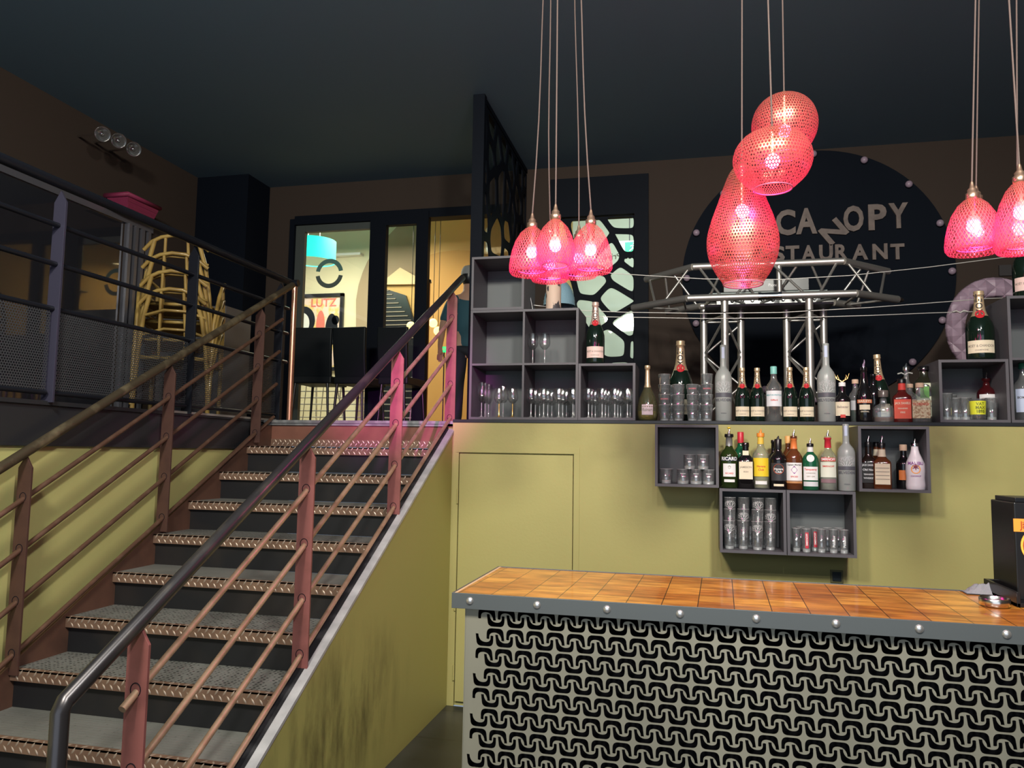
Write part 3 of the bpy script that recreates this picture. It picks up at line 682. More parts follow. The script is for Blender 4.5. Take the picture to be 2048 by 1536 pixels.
def belvedere(px, yt, wpx, Y, z0, label):
    x, h, r = B(px, yt, wpx, Y, z0)
    b_ = bottle('vodka_bottle', label, (x, Y, z0), h, r, 'tall', M_frost, cap=(.90, 1.0, .36, M_frost), labels=[(.82, .97, r*.16, mat('pale_blue_strip', (.55, .62, .80), .5), [])], txt=[('BELVEDERE', r*.42, .27, mat('slate_ink', (.12, .12, .14), .5), False), ('VODKA', r*.18, .10, mat('slate_ink', (.12, .12, .14), .5), False)])
    # etched bare tree
    mb = MB(); rnd = random.Random(3); rz = r*1.002
    def br(xm, z, a, l, w_, dpt):
        x2, z2 = xm+l*math.sin(a), z+l*math.cos(a)
        if abs(x2) > r*1.15: return
        def s3(q, zz): an = q/rz; k = lerp_prof(PR['tall'], min(1, zz/h))*r+.0012; return Vector((k*math.sin(an), -k*math.cos(an), zz))
        dx, dz = math.cos(a)*w_, -math.sin(a)*w_
        mb.add([s3(xm-dx, z-dz), s3(xm+dx, z+dz), s3(x2+dx*.6, z2+dz*.6), s3(x2-dx*.6, z2-dz*.6)], [(0, 1, 2, 3)])
        if dpt > 0:
            for s_ in (-1, 1): br(x2, z2, a+s_*rnd.uniform(.25, .6), l*rnd.uniform(.7, .85), w_*.72, dpt-1)
    for a0 in (-.9, -.45, 0, .45, .9): br(a0*r*.3, .37*h, a0, h*.045, .0011, 5)
    o_ = mb.build('etched_tree', M_frostm, None, fix=False); o_.parent = b_; o_.location = (0, 0, 0); _fix(o_, mb)
    mb = MB(); K = 12; pts = []
    for j in (0, 1):
        for i in range(K+1):
            an = -1.15+2.3*i/K; k = r*1.0+.0006; pts.append((k*math.sin(an), -k*math.cos(an), (.31+.055*j)*h))
    mb.add(pts, [(i, i+1, K+2+i, K+1+i) for i in range(K)], True); o_ = mb.build('dark_band', mat('slate_band', (.10, .10, .12), .4), None); o_.parent = b_; o_.location = (0, 0, 0); _fix(o_, mb)
    return b_
belvedere(1446, 690, 33, 4.755, LG, 'tall frosted vodka bottle with etched tree between the tumblers and the gold-necked champagne')
G4 = 'standard champagne bottles in the middle of the ledge'
champagne(1484, 736, 29, 4.755, LG, 'small champagne bottle beside the left frosted vodka bottle', group=G4)
champagne(1514, 736, 29, 4.76, LG, 'small champagne bottle touching the left side of the teal-capped bottle', group=G4)
x, h, r = B(1547, 733, 32, 4.755, LG)
bottle('liqueur_bottle', 'clear liqueur bottle with a teal cap between two pairs of champagne bottles', (x, 4.755, LG), h, r, 'liq', M_clear, cap=(.86, 1, .40, mat('teal_cap', (.22, .55, .50), .4)),
       labels=[(.27, .55, r*1.05, mat('mint_white_label', (.80, .80, .84), .5), [('MENTHE-PASTILLE', r*.24, .47, mat('teal_ink', (.05, .35, .38), .5)), ('Giffard', r*.3, .38, M_inkr)])])
champagne(1579, 735, 29, 4.755, LG, 'small champagne bottle touching the right side of the teal-capped bottle', group=G4)
champagne(1612, 735, 29, 4.76, LG, 'small champagne bottle beside the right frosted vodka bottle', group=G4)
belvedere(1651, 687, 35, 4.755, LG, 'tall frosted vodka bottle with etched tree left of the antler-stoppered bottle')
# right end of the ledge
x, h, r = B(1684, 765, 31, 4.75, LG)
ab = bottle('herbal_liqueur_bottle', 'squat black bottle with golden antler stopper and cream label', (x, 4.75, LG), h, r, 'sq', M_bglass, cap=(.90, 1.0, .42, M_whitel), labels=[(.15, .50, r*.95, M_cream, [('Belsazar', r*.42, .37, M_inkg)]), (.10, .18, r*.3, M_inkr, [])])
mb = MB()
for s_ in (-1, 1):
    mb.path([(0, 0, h), (s_*.008, 0, h+.010), (s_*.030, 0, h+.022), (s_*.038, 0, h+.050)], [.006, .005, .003, .0012], 7)
    mb.path([(s_*.016, 0, h+.015), (s_*.020, 0, h+.034)], [.003, .001], 6); mb.path([(s_*.029, 0, h+.022), (s_*.022, 0, h+.044)], [.0026, .001], 6)
o_ = mb.build('antler_stopper', M_goldb, None); o_.parent = ab; o_.location = (0, 0, 0); _fix(o_, mb)
x, h, r = B(1710, 759, 25, 4.79, LG); bottle('spirit_bottle', 'dark green-based spirit bottle with a pale wooden stopper right of the antler-stoppered one', (x, 4.79, LG), h, r, 'liq', M_clear, cap=(.90, 1, .5, mat('pale_cork', (.60, .42, .30), .7)), liquid=(.28, mat('dark_green_liquid', (.01, .05, .03), .1)), labels=[(.28, .5, r*.9, mat('grey_label', (.5, .5, .52), .6), [])])
x, h, r = B(1727, 735, 33, 4.75, LG); bottle('cream_liqueur_bottle', 'black cream liqueur bottle with a curved red and cream emblem and clear pourer', (x, 4.75, LG), h, r, 'champ', M_bglass,
    labels=[(.34, .405, r*.9, mat('orange_red_label', (.60, .16, .07), .5), [('BAILEYS', r*.42, .372, M_cream)]), (.22, .31, r*.6, M_cream, []), (.17, .20, r*.5, mat('black_label', (.015, .013, .013), .5), [('ORIGINAL', r*.22, .185, M_cream)])], pourer=(clear_glass('pourer_plastic', (.85, .7, .85), .2, body=(.7, .5, .75), bodyf=.4), .045))
x, h, r = B(1746, 748, 26, 4.86, LG); bottle('wine_bottle', 'dark wine bottle half hidden behind the cream liqueur bottle', (x, 4.86, LG), h, r, 'liq', M_bglass)
champagne(1761, 709, 36, 4.90, LG, 'champagne bottle leaning slightly behind the square decanter', tilt=-.05)
x, h, r = B(1766, 781, 38, 4.755, LG); bottle('decanter', 'clear angular decanter with dark stopper between the cream liqueur and the red-labelled whiskey', (x, 4.755, LG), h, r, 'deca', M_clear, sq=4, dep=.7, cap=(.79, 1, .5, mat('smoky_stopper', (.12, .10, .09), .2)), liquid=(.16, M_brglass), cat='decanter')
x, h, r = B(1803, 758, 35, 4.752, LG); bottle('whiskey_bottle', 'square whiskey bottle with a large red label on the ledge', (x, 4.752, LG), h, r, 'sq', mat('dark_red_whiskey', (.10, .012, .01), .08), sq=6, dep=.8, cap=(.90, 1, .45, M_blacks), foil=(.74, .90, M_inkr),
    labels=[(.08, .52, r*.86, mat('fire_red_label', (.75, .085, .035), .5), [('JACK DANIELS', r*.34, .43, M_cream), ('TENNESSEE', r*.2, .31, M_cream), ('FIRE', r*.28, .22, M_cream)])])
x, h, r = B(1812, 733, 24, 4.93, LG); bottle('spirit_bottle', 'clear spirit bottle with silver pourer behind the red-labelled whiskey', (x, 4.93, LG), h, r, 'liq', M_clear, cap=(.93, 1, .5, M_cap), pourer=(M_cap, .02))
x, h, r = B(1819, 768, 26, 4.83, LG); bottle('gin_bottle', 'clear bottle with cream label and pale stopper, left of the map-labelled bottle', (x, 4.83, LG), h, r, 'stout', M_clear, cap=(.9, 1, .5, mat('pale_cork', (.60, .42, .30), .7)), labels=[(.15, .6, r*.95, M_cream, [('GIN', r*.5, .4, M_inkr)])])
x, h, r = B(1839, 766, 37, 4.752, LG); bottle('gin_bottle', 'square clear bottle with an old-map label at the right end of the ledge row', (x, 4.752, LG), h, r, 'sq', M_clear, sq=5, dep=.75, cap=(.88, 1, .42, mat('pale_cork', (.60, .42, .30), .7)),
    labels=[(.10, .55, r*.93, mat('map_label', (.72, .62, .40), .6, noise=(90, (.45, .28, .15), .5, .56)), [('TORINO', r*.4, .45, M_inkr)])])
x, h, r = B(1847, 733, 44, 4.89, LG); bottle('herbal_liqueur_bottle', 'large dark bottle with a white and green framed label behind the map-labelled bottle', (x, 4.89, LG), h, r, 'stout', mat('dark_olive_glass', (.02, .02, .012), .1), sq=6, dep=.6, cap=(.93, 1, .5, M_bglass),
    labels=[(.12, .70, r*.72, mat('cream_green_label', (.62, .66, .48), .6), [('J\u00e4germeister', r*.25, .30, M_ink)]), (.44, .64, r*.36, mat('leaf_green', (.10, .32, .05), .5), []), (.36, .40, r*.7, mat('orange_red_label', (.60, .16, .07), .5), [])])
# right cubes
x, h, r = B(1972, 757, 36, 4.90, LG+.015); bottle('liqueur_bottle', 'dark red-black bottle with white label and pourer inside the right cube', (x, 4.90, LG+.015), h, r, 'stout', mat('red_black_glass', (.05, .006, .008), .08), labels=[(.30, .62, r*.8, M_whitel, [('Crème', r*.4, .5, M_inkg)])], pourer=(M_cap, .035))
champagne(1957, 583, 51, 4.77, LZ+.351, 'champagne magnum with a cream label standing on the right cube of highball glasses')
x, h, r = B(2050, 470, 46, 4.80, LZ+.70); bottle('champagne_bottle', 'black champagne bottle with pink label on the tall right shelf, cut by the picture edge', (x, 4.80, LZ+.701), .40, .070, 'champ', M_dglass, labels=[(.09, .28, .072, M_pinkl, [('MO\u00cbT & CHANDON', .018, .19, M_inkg)])], foil=(.63, 1, M_gold))
x, h, r = B(2045, 727, 36, 4.85, LG+.015); bottle('spirit_bottle', 'clear bottle with green cap and pale blue label inside the tall right shelf', (x, 4.85, LG+.015), h, r, 'liq', M_clear, cap=(.9, 1, .42, mat('green_cap', (.03, .20, .12), .4)), labels=[(.15, .55, r*.9, mat('pale_blue_label', (.55, .62, .80), .6), [('BOMBAY', r*.35, .4, M_ink)])])
# middle shelf: on top of the two lower cubes
SZ = 1.3835; SYF = 4.50
def sh(px, yt, wpx, dy=0): x, h, r = B(px, yt, wpx, SYF+dy, SZ); return (x, SYF+dy, SZ), h, r
l, h, r = sh(1458, 868, 35); bottle('anise_bottle', 'dark green bottle lettered white on blue with a yellow-topped pourer', l, h, r, 'liq', mat('very_dark_green', (.02, .035, .008), .08), foil=(.78, .95, mat('silver_foil', (.55, .55, .55), .35, .7)), cap=(.94, 1, .5, M_blacks), pourer=(M_cap, .03),
    labels=[(.50, .575, r*1.0, mat('navy_label', (.02, .02, .05), .4), [('RICARD', r*.55, .538, M_inkw)]), (.21, .45, r*.72, M_whitel, [('❀', r*.5, .38, M_inkg), ('RICARD', r*.25, .27, M_inkr)]), (.11, .16, r*.6, M_whitel, [])])
yl = MB().ball((0, 0, h+.034), .010, 8, .6)
o_ = yl.build('pourer_flap', mat('yellow_plastic', (.85, .60, .05), .5), None); o_.parent = bpy.context.scene.collection.objects[-2] if False else [q for q in C.objects if q.get('label', '').startswith('dark green bottle lettered')][0]; o_.location = (0, 0, 0); _fix(o_, yl)
l, h, r = sh(1481, 864, 30, .10); bottle('whisky_bottle', 'green bottle with a red cap half hidden behind the cream-labelled black bottle', l, h, r, 'liq', M_gglass, cap=(.80, 1, .42, mat('bright_red_cap', (.62, .03, .05), .35)), labels=[(.2, .5, r*.8, M_cream, [])])
l, h, r = sh(1491, 885, 33, .0); bottle('whisky_bottle', 'black bottle with a tall cream label in front of the red-capped one', l, h, r, 'liq', M_bglass, sq=4, dep=.85, cap=(.90, 1, .42, M_bglass), labels=[(.20, .58, r*.78, M_cream, [('JAMESON', r*.32, .46, M_inkg), ('IRISH', r*.25, .36, M_inkg)]), (.72, .82, r*.35, M_cream, [])])
l, h, r = sh(1521, 866, 33); bottle('rum_bottle', 'clear rum bottle with a yellow label and orange pourer', l, h, r, 'liq', M_clear, foil=(.80, .93, mat('yellow_foil', (.82, .55, .08), .4)), cap=(.93, 1, .45, mat('orange_cap', (.85, .28, .04), .4)), pourer=(mat('orange_cap', (.85, .28, .04), .4), .022), liquid=(.55, mat('pale_yellow_spirit', (.62, .60, .35), .1)),
    labels=[(.22, .55, r*1.0, mat('yellow_label', (.88, .62, .03), .5), [('Havana', r*.34, .40, M_inkr), ('Club', r*.34, .34, M_inkr)]), (.08, .14, r*.7, M_whitel, [])])
l, h, r = sh(1547, 880, 26, .09); bottle('rum_bottle', 'black bottle standing behind the black rum bottle with orange emblem', l, h, r, 'liq', M_bglass)
l, h, r = sh(1556, 878, 33); bottle('rum_bottle', 'black rum bottle with a dark label and round orange emblem', l, h, r, 'liq', M_bglass, cap=(.80, 1, .42, M_blacks), pourer=(M_blacks, .018),
    labels=[(.17, .52, r*.95, mat('charcoal_label', (.035, .035, .04), .5), [('●', r*1.5, .385, mat('orange_emblem', (.80, .12, .03), .5)), ('Havana', r*.36, .40, M_inkw), ('Club', r*.36, .345, M_inkw)]), (.06, .105, r*.6, M_cream, [])])
l, h, r = sh(1576, 872, 30, .09); bottle('rum_bottle', 'brown spiced rum bottle with orange cap half hidden behind its twin', l, h, r, 'liq', M_brglass, cap=(.86, 1, .42, mat('orange_gold_cap', (.80, .42, .14), .4)))
l, h, r = sh(1587, 872, 33, .0); bottle('rum_bottle', 'brown spiced rum bottle with white label, silver pourer and orange neck band', l, h, r, 'liq', M_brglass, foil=(.76, .95, mat('orange_neck', (.80, .22, .06), .4)), pourer=(M_cap, .035),
    labels=[(.15, .50, r*1.0, M_whitel, [('Captain Morgan', r*.26, .46, M_ink), ('♦', r*.9, .36, mat('violet_ink', (.28, .08, .32), .5)), ('SPICED', r*.26, .24, M_inkr)]), (.12, .17, r*1.0, mat('copper_label', (.55, .25, .10), .5), [])])
l, h, r = sh(1620, 887, 32); bottle('gin_bottle', 'green gin bottle with round red seal and white label', l, h, r, 'stout', M_gglass, foil=(.82, .93, M_whitel), cap=(.93, 1, .42, M_blacks), pourer=(M_cap, .03), seal=(.68, r*.45, M_whitel),
    labels=[(.21, .50, r*.95, M_whitel, [('Tanqueray', r*.36, .44, M_inkr), ('LONDON', r*.24, .36, M_inkg), ('DRY GIN', r*.24, .29, M_inkg)]), (.08, .18, r*.95, mat('grey_white_label', (.62, .63, .66), .5), [])])
l, h, r = sh(1655, 872, 33); bottle('vodka_bottle', 'clear vodka bottle with red neck foil and white label', l, h, r, 'liq', M_clear, foil=(.78, .97, mat('bright_red_cap', (.62, .03, .05), .35)), pourer=(M_cap, .03), liquid=(.5, mat('pale_spirit', (.50, .52, .42), .1)),
    labels=[(.24, .52, r*1.0, mat('greenish_white_label', (.75, .78, .66), .5), [('SMIRNOFF', r*.3, .44, M_inkr)]), (.535, .60, r*.9, M_inkr, [('SMIRNOFF', r*.4, .567, M_inkw)]), (.14, .21, r*.95, mat('brown_violet_band', (.25, .15, .17), .5), [])])
belvedere(1691, 848, 34, SYF, SZ, 'frosted vodka bottle with etched tree on the lower shelf beside the right wall cube')
# right hanging cube
CZ4 = 1.384+.015; CY4 = 4.50
def s4(px, yt, wpx, dy=0): x, h, r = B(px, yt, wpx, CY4+dy, CZ4); return (x, CY4+dy, CZ4), h, r
l, h, r = s4(1736, 884, 31, .02); bottle('whiskey_bottle', 'square whiskey bottle with black label at the left inside the right wall cube', l, h, r, 'sq', mat('black_brown_whiskey', (.018, .01, .008), .08), sq=6, dep=.8, cap=(.9, 1, .42, M_blacks), pourer=(M_cap, .035),
    labels=[(.12, .55, r*.86, mat('black_label', (.015, .013, .013), .5), [('JACK DANIELS', r*.33, .50, M_inkw), ('Old No.7', r*.38, .40, M_inkw), ('TENNESSEE', r*.25, .30, M_inkw), ('WHISKEY', r*.3, .22, M_inkw)])])
l, h, r = s4(1752, 884, 26, .12); bottle('whiskey_bottle', 'brown bottle with cream neck label behind the blank-labelled square one', l, h, r, 'sq', M_brglass, cap=(.9, 1, .42, M_blacks), foil=(.7, .84, M_cream))
l, h, r = s4(1763, 886, 33, -.02); bottle('whiskey_bottle', 'square brown whiskey bottle with a large plain cream label', l, h, r, 'sq', M_brglass, sq=6, dep=.8, cap=(.9, 1, .42, M_blacks), foil=(.70, .86, M_cream), pourer=(M_cap, .038),
    labels=[(.10, .55, r*.82, M_cream, [('———', r*.8, .46, M_inkg), ('———', r*.8, .38, M_inkg), ('———', r*.8, .30, M_inkg), ('———', r*.8, .22, M_inkg)])])
l, h, r = s4(1806, 889, 28, .07); bottle('spirit_bottle', 'dark bottle with a small orange label behind the white coconut bottle', l, h, r, 'sq', M_bglass, cap=(.86, 1, .5, mat('pale_cork', (.60, .42, .30), .7)), labels=[(.2, .42, r*.7, mat('orange_label', (.75, .22, .06), .5), [])])
x, h, r = B(1829, 886, 36, CY4, CZ4)
mal = bottle('coconut_liqueur_bottle', 'white bottle with curved lettering and a palm sunset emblem', (x, CY4, CZ4), h, r, 'malibu', mat('white_bottle', (.80, .74, .80), .3), cap=(.93, 1, .42, M_cap), pourer=(M_cap, .022),
    txt=[('MALIBU', r*.48, .56, mat('violet_ink', (.28, .08, .32), .5), False), ('●', r*1.2, .42, mat('sun_orange', (.90, .35, .05), .5), False), ('✶', r*.9, .475, mat('palm_dark', (.22, .04, .08), .5), False), ('COCONUT', r*.2, .29, mat('violet_ink', (.28, .08, .32), .5), False)])

# ------------------------------------------------------------------ glasses
ORD = ['leftmost', 'second', 'third', 'fourth', 'fifth', 'sixth', 'seventh', 'eighth', 'ninth', 'tenth']
def wine_proto(h, rb, rs=.0035, stem=M_wine, flute=False):
    r_ = thing('wine_glass', 'x', 'glass')
    hb = h*.50
    if flute: bowl = [(rs, h*.42), (rb*.6, h*.48), (rb, h*.66), (rb*.95, h*.82), (rb*.78, h)]
    else: bowl = [(rs, hb-.004), (rb*.45, hb), (rb*.88, hb+h*.10), (rb, hb+h*.19), (rb*.96, hb+h*.30), (rb*.78, h)]
    q = MB().lathe(bowl, (0, 0, 0), 24, cap0=False, cap1=False)
    q.path([(bowl[-1][0]*math.cos(t), bowl[-1][0]*math.sin(t), h) for t in [2*PI*i/24 for i in range(24)]], .0007, 4, closed=True)
    a = q.build('bowl', M_wine, None); a.parent = r_; a.location = (0, 0, 0); _fix(a, q)
    z1 = bowl[0][1]
    q = MB().lathe([(rb*.85, 0), (rb*.80, .0018), (.010, .005), (rs, .014), (rs*.85, z1*.6), (rs, z1)], (0, 0, 0), 20)
    a = q.build('stem', stem, None); a.parent = r_; a.location = (0, 0, 0); _fix(a, q)
    return r_
used = {}
def place(proto, loc, label, group):
    if proto.name in used: o_ = copy_tree(proto)
    else: o_ = proto; used[proto.name] = 1
    o_.location = loc; o_['label'] = label; o_['group'] = group; o_['category'] = 'glass'; return o_
M_stem = mat('gleaming_stem', (.55, .55, .55), .12, .5)
wa = wine_proto(.205, .037, .0034, M_stem); wb = wine_proto(.185, .040, .0045, M_stem); wf = wine_proto(.225, .030, .0032, M_stem, True)
wg = wine_proto(.185, .036, .0050, M_goldb); ws = wine_proto(.20, .036, .0034, M_stem)
Z1 = LZ+.0155; Z2 = LZ+.35+.0065
def gx(px, y): return P(px, 820, 'y', y).x
gA = 'stemmed glasses on the ledge shelves'
for i, (px, y) in enumerate([(1064, 4.80), (1088, 4.80)]): place(ws, (gx(px, y), y, Z2), ['left', 'right'][i]+' of the two wine glasses alone in the upper middle compartment', gA)
for i, (px, y) in enumerate([(963, 4.77), (970, 4.85), (977, 4.93)]): place(wf, (gx(px, y), y, Z1), ['front', 'middle', 'rear'][i]+' flute in the file of three in the bottom left compartment', gA)
for i, (px, y) in enumerate([(998, 4.77), (1025, 4.77)]): place(wg, (gx(px, y), y, Z1), 'gold-stemmed glass in the bottom left compartment, '+['beside a clear-stemmed one', 'alone at the right'][i], gA)
place(wa, (gx(1006, 4.85), 4.85, Z1), 'clear-stemmed glass right behind the left gold-stemmed glass', gA)
for c_, (cols, nm) in enumerate([([1062, 1086, 1115, 1142], 'bottom middle shelf compartment'), ([1177, 1203, 1227, 1251], 'cube under pink-labelled magnum')]):
    for i, px in enumerate(cols):
        for j, y in enumerate((4.77, 4.86, 4.95)):
            if (c_, i, j) in ((0, 3, 2), (1, 3, 2)): continue
            x = gx(px, 4.77)+.010*j+ (.004*i)
            if x > (-.72 if c_ == 0 else -.375): x = (-.735 if c_ == 0 else -.385)
            place(wb, (x, y, Z1), ['front', 'middle', 'rear'][j]+' glass, '+['leftmost', 'second', 'third', 'rightmost'][i]+' file of stemmed glasses, '+nm, gA)
def tumbler(h, r0, r1, m_=M_tumb, name='tumbler', deco=None, facets=0, base=.012, n=20, body=None):
    r_ = thing(name, 'x', 'glass')
    q = MB(); shp = (lambda t, z: 1+.035*math.cos(t*facets)*(1 if z < h*.75 else 0)) if facets else None
    q.lathe([(r0*.96, 0), (r0, .003), (r1, h), (r1-.002, h), (r0-.004, base), (.0001, base)], (0, 0, 0), 40 if facets else n, shp, cap0=True, cap1=False)
    a = q.build('glass_wall', m_, None, fix=False); a.parent = r_; a.location = (0, 0, 0); _fix(a, q)
    q = MB().lathe([(r0*.93, .001), (r0*.90, base*.9), (.0001, base*.9)], (0, 0, 0), 14, cap1=False); a = q.build('thick_base', mat('glass_foot', (.55, .57, .57), .08, .1, spec=.9), None); a.parent = r_; a.location = (0, 0, 0); _fix(a, q)
    def sf(xm, z, e=.0008): rz = r0+(r1-r0)*z/h+e; an = xm/rz; return Vector((rz*math.sin(an), -rz*math.cos(an), z))
    q = MB().path([sf(2*PI*r1*i/24, h, -.0008) for i in range(24)], .0009, 4, closed=True); a = q.build('rim', mat('bright_rim', (.7, .7, .7), .15, .3), None); a.parent = r_; a.location = (0, 0, 0); _fix(a, q)
    if deco: deco(r_, sf, h, r1)
    if body: a = body.build('printed_fill', MATS['yellow_print'], None)
    return r_
def deco_text(s, size, zf, m_, vert=False, back=None):
    def f(r_, sf, h, r1):
        q = MB(); ms = [m_]
        if back:
            ms = [m_, back[0]]; q.cur = 1; K = 6; hw, za, zb = back[1:]
            q.add([sf(-hw+2*hw*i/K, z, .0008) for z in (za*h, zb*h) for i in range(K+1)], [(i, i+1, K+2+i, K+1+i) for i in range(K)]); q.cur = 0
        vv, ff = text2d(s, size, size*.02)
        q.add([sf(-v[1], zf*h+v[0], .0014) if vert else sf(v[0], zf*h+v[1], .0014) for v in vv], ff)
        a = q.build('print', ms, None, fix=False); a.parent = r_; a.location = (0, 0, 0); _fix(a, q)
    return f
def deco_tree(r_, sf, h, r1):
    q = MB(); rnd = random.Random(5)
    def br(xm, z, a, l, w_, d_):
        x2, z2 = xm+l*math.sin(a), z+l*math.cos(a); dx, dz = math.cos(a)*w_, -math.sin(a)*w_
        q.add([sf(xm-dx, z-dz), sf(xm+dx, z+dz), sf(x2+dx*.6, z2+dz*.6), sf(x2-dx*.6, z2-dz*.6)], [(0, 1, 2, 3)])
        if d_ > 0:
            for s_ in (-1, 1): br(x2, z2, a+s_*rnd.uniform(.2, .5), l*.78, w_*.75, d_-1)
    br(0, h*.35, 0, h*.22, .0012, 0)
    for a0 in (-.6, -.2, .2, .6): br(0, h*.55, a0, h*.11, .0008, 4)
    a = q.build('etched_tree', M_inkw, None, fix=False); a.parent = r_; a.location = (0, 0, 0); _fix(a, q)
# nested stacks of tumblers on the ledge
ta = tumbler(.095, .028, .037, facets=9, deco=deco_text('BACARDI', .011, .72, mat('rose_print', (.75, .20, .25), .5))); tb_ = tumbler(.095, .028, .037, facets=9)
ta2 = ta
zs = [0, .062, .124, .186]
cols = [(1329, 4.735, 4), (1357, 4.735, 3), (1385, 4.735, 3), (1414, 4.735, 4), (1343, 4.81, 3), (1400, 4.81, 3)]
for i, (px, y, k) in enumerate(cols):
    x = P(px, 830, 'y', y).x
    for j in range(k):
        nm = ['bottom', 'second', 'third', 'top'][j] if j < k-1 or k == 4 else 'top'
        wh = ['leftmost front', 'second front', 'third front', 'rightmost front', 'left rear', 'right rear'][i]
        place(ta if (i, j) in ((0, 1), (3, 2), (2, 2)) else tb_, (x, y, LG+zs[j]), nm+' tumbler of the '+wh+' stack left of the frosted bottle', 'stacked tumblers on the ledge')
# short cut tumblers in the left hanging cube
tc_ = tumbler(.082, .034, .035, facets=0, deco=deco_text('Ballantines', .007, .72, M_inkw), base=.020)
td = tumbler(.082, .030, .040, facets=7, base=.022)
Zc = 1.384+.0155
place(td, (P(1333, 950, 'y', 4.50).x, 4.50, Zc), 'flared tumbler alone at the left inside the left wall cube', 'short tumblers in the left wall cube')
for i, px in enumerate((1366, 1392, 1417)): place(tc_, (P(px, 950, 'y', 4.49).x, 4.49, Zc), ['leftmost', 'middle', 'rightmost'][i]+' straight tumbler of the bottom row in the left wall cube', 'short tumblers in the left wall cube')
for i, px in enumerate((1379, 1406)): place(tc_, (P(px, 920, 'y', 4.49).x, 4.49, Zc+.0835), ['left', 'right'][i]+' tumbler of the pair stacked on top in the left wall cube', 'short tumblers in the left wall cube')
# tall etched glasses nested in the lower left cube
te = tumbler(.155, .026, .033, deco=deco_tree, name='tall_glass', base=.018); tf = tumbler(.155, .026, .033, deco=deco_text('BELVEDERE', .014, .55, M_inkw, True), name='tall_glass', base=.018)
Zl = 1.033+.0155
for i, (px, y) in enumerate([(1459, 4.50), (1487, 4.50), (1515, 4.50), (1541, 4.50)]):
    x = P(px, 1080, 'y', y).x
    for j in range(3):
        place(te if (i+j) % 2 == 0 else tf, (x+.002*j, y+.02*(i % 2), Zl+.064*j), ['bottom', 'middle', 'top'][j]+' glass of the '+['leftmost', 'second', 'third', 'rightmost'][i]+' stack of tall etched glasses', 'tall etched glasses in the lower left cube')
for i, px in enumerate((1471, 1501, 1530)):
    place(tf, (P(px, 1080, 'y', 4.60).x, 4.61, Zl), ['left', 'middle', 'right'][i]+' tall glass behind the stacks of etched glasses', 'tall etched glasses in the lower left cube')
# slim glasses in the lower right cube
tg = tumbler(.125, .021, .024, name='slim_glass', base=.022)
th_ = tumbler(.125, .021, .024, name='slim_glass', base=.022, deco=deco_text('SMIRNOFF', .014, .55, M_inkw, True, (mat('vodka_red', (.62, .05, .08), .5), .009, .18, .86)))
ti = tumbler(.125, .021, .024, name='slim_glass', base=.022, deco=deco_text('Poliakov', .018, .5, M_inkw, True))
for i, (px, y, pro) in enumerate([(1593, 4.50, tg), (1613, 4.485, th_), (1630, 4.56, th_), (1643, 4.50, tg), (1667, 4.50, ti), (1688, 4.50, ti), (1601, 4.60, tg), (1655, 4.60, tg), (1678, 4.60, tg)]):
    place(pro, (P(px, 1090, 'y', y).x, y, Zl), ['slim plain glass at the left end of the lower right cube', 'slim glass with bright red vertical print in the front row', 'slim red-printed glass just behind the front one', 'slim plain glass right of the red-printed ones', 'slim glass with white script, left of two', 'slim glass with white script nearest the right wall of the cube', 'slim plain glass in the rear row behind the left end', 'slim plain glass in the rear row behind the middle', 'slim plain glass in the rear row behind the script glasses'][i], 'slim glasses in the lower right cube')
# glasses in the right ledge cube
tj = tumbler(.150, .026, .031, name='highball_glass', facets=8, base=.02); tk = tumbler(.125, .026, .032, name='highball_glass', facets=8, base=.02)
for i, (px, y, pro) in enumerate([(1894, 4.78, tj), (1912, 4.80, tk), (1931, 4.78, tk), (1983, 4.78, tk), (1903, 4.90, tj), (1925, 4.92, tk), (1995, 4.88, tk)]):
    place(pro, (min(P(px, 830, 'y', y).x, 1.63), y, LG+.0155), ['tallest highball glass at the left inside the right ledge cube', 'highball glass second from the left in the front row of the right cube', 'highball glass just left of the yellow tumbler', 'highball glass just right of the yellow tumbler', 'tall highball glass in the rear left of the right cube', 'highball glass in the rear behind the yellow tumbler', 'highball glass in the rear right corner of the right cube'][i], 'highball glasses in the right ledge cube')
x = P(1956, 830, 'y', 4.75).x
ty = thing('tumbler', 'short tumbler with a bright yellow printed band inside the right cube', 'glass', (x, 4.75, LG+.0155)); q = MB().lathe([(.034, 0), (.036, .003), (.041, .118), (.039, .118), (.033, .014), (.0001, .014)], (0, 0, 0), 28, cap1=False); a = q.build('glass_wall', M_tumb, None, fix=False); a.parent = ty; a.location = (0, 0, 0); _fix(a, q)
q = MB(); q.lathe([(.0375, .03), (.0415, .105)], (0, 0, 0), 28, cap0=False, cap1=False); q.cur = 1
for s_, z in (('VAT', .088), ('MAX', .068), ('1895', .047)):
    vv, ff = text2d(s_, .022, .0006); q.add([(.0425*math.sin(v[0]/.042), -.0425*math.cos(v[0]/.042), z+v[1]) for v in vv], ff)
a = q.build('yellow_band', [mat('yellow_print', (.78, .80, .05), .5), mat('olive_ink', (.20, .22, .02), .5)], None); a.parent = ty; a.location = (0, 0, 0); _fix(a, q)
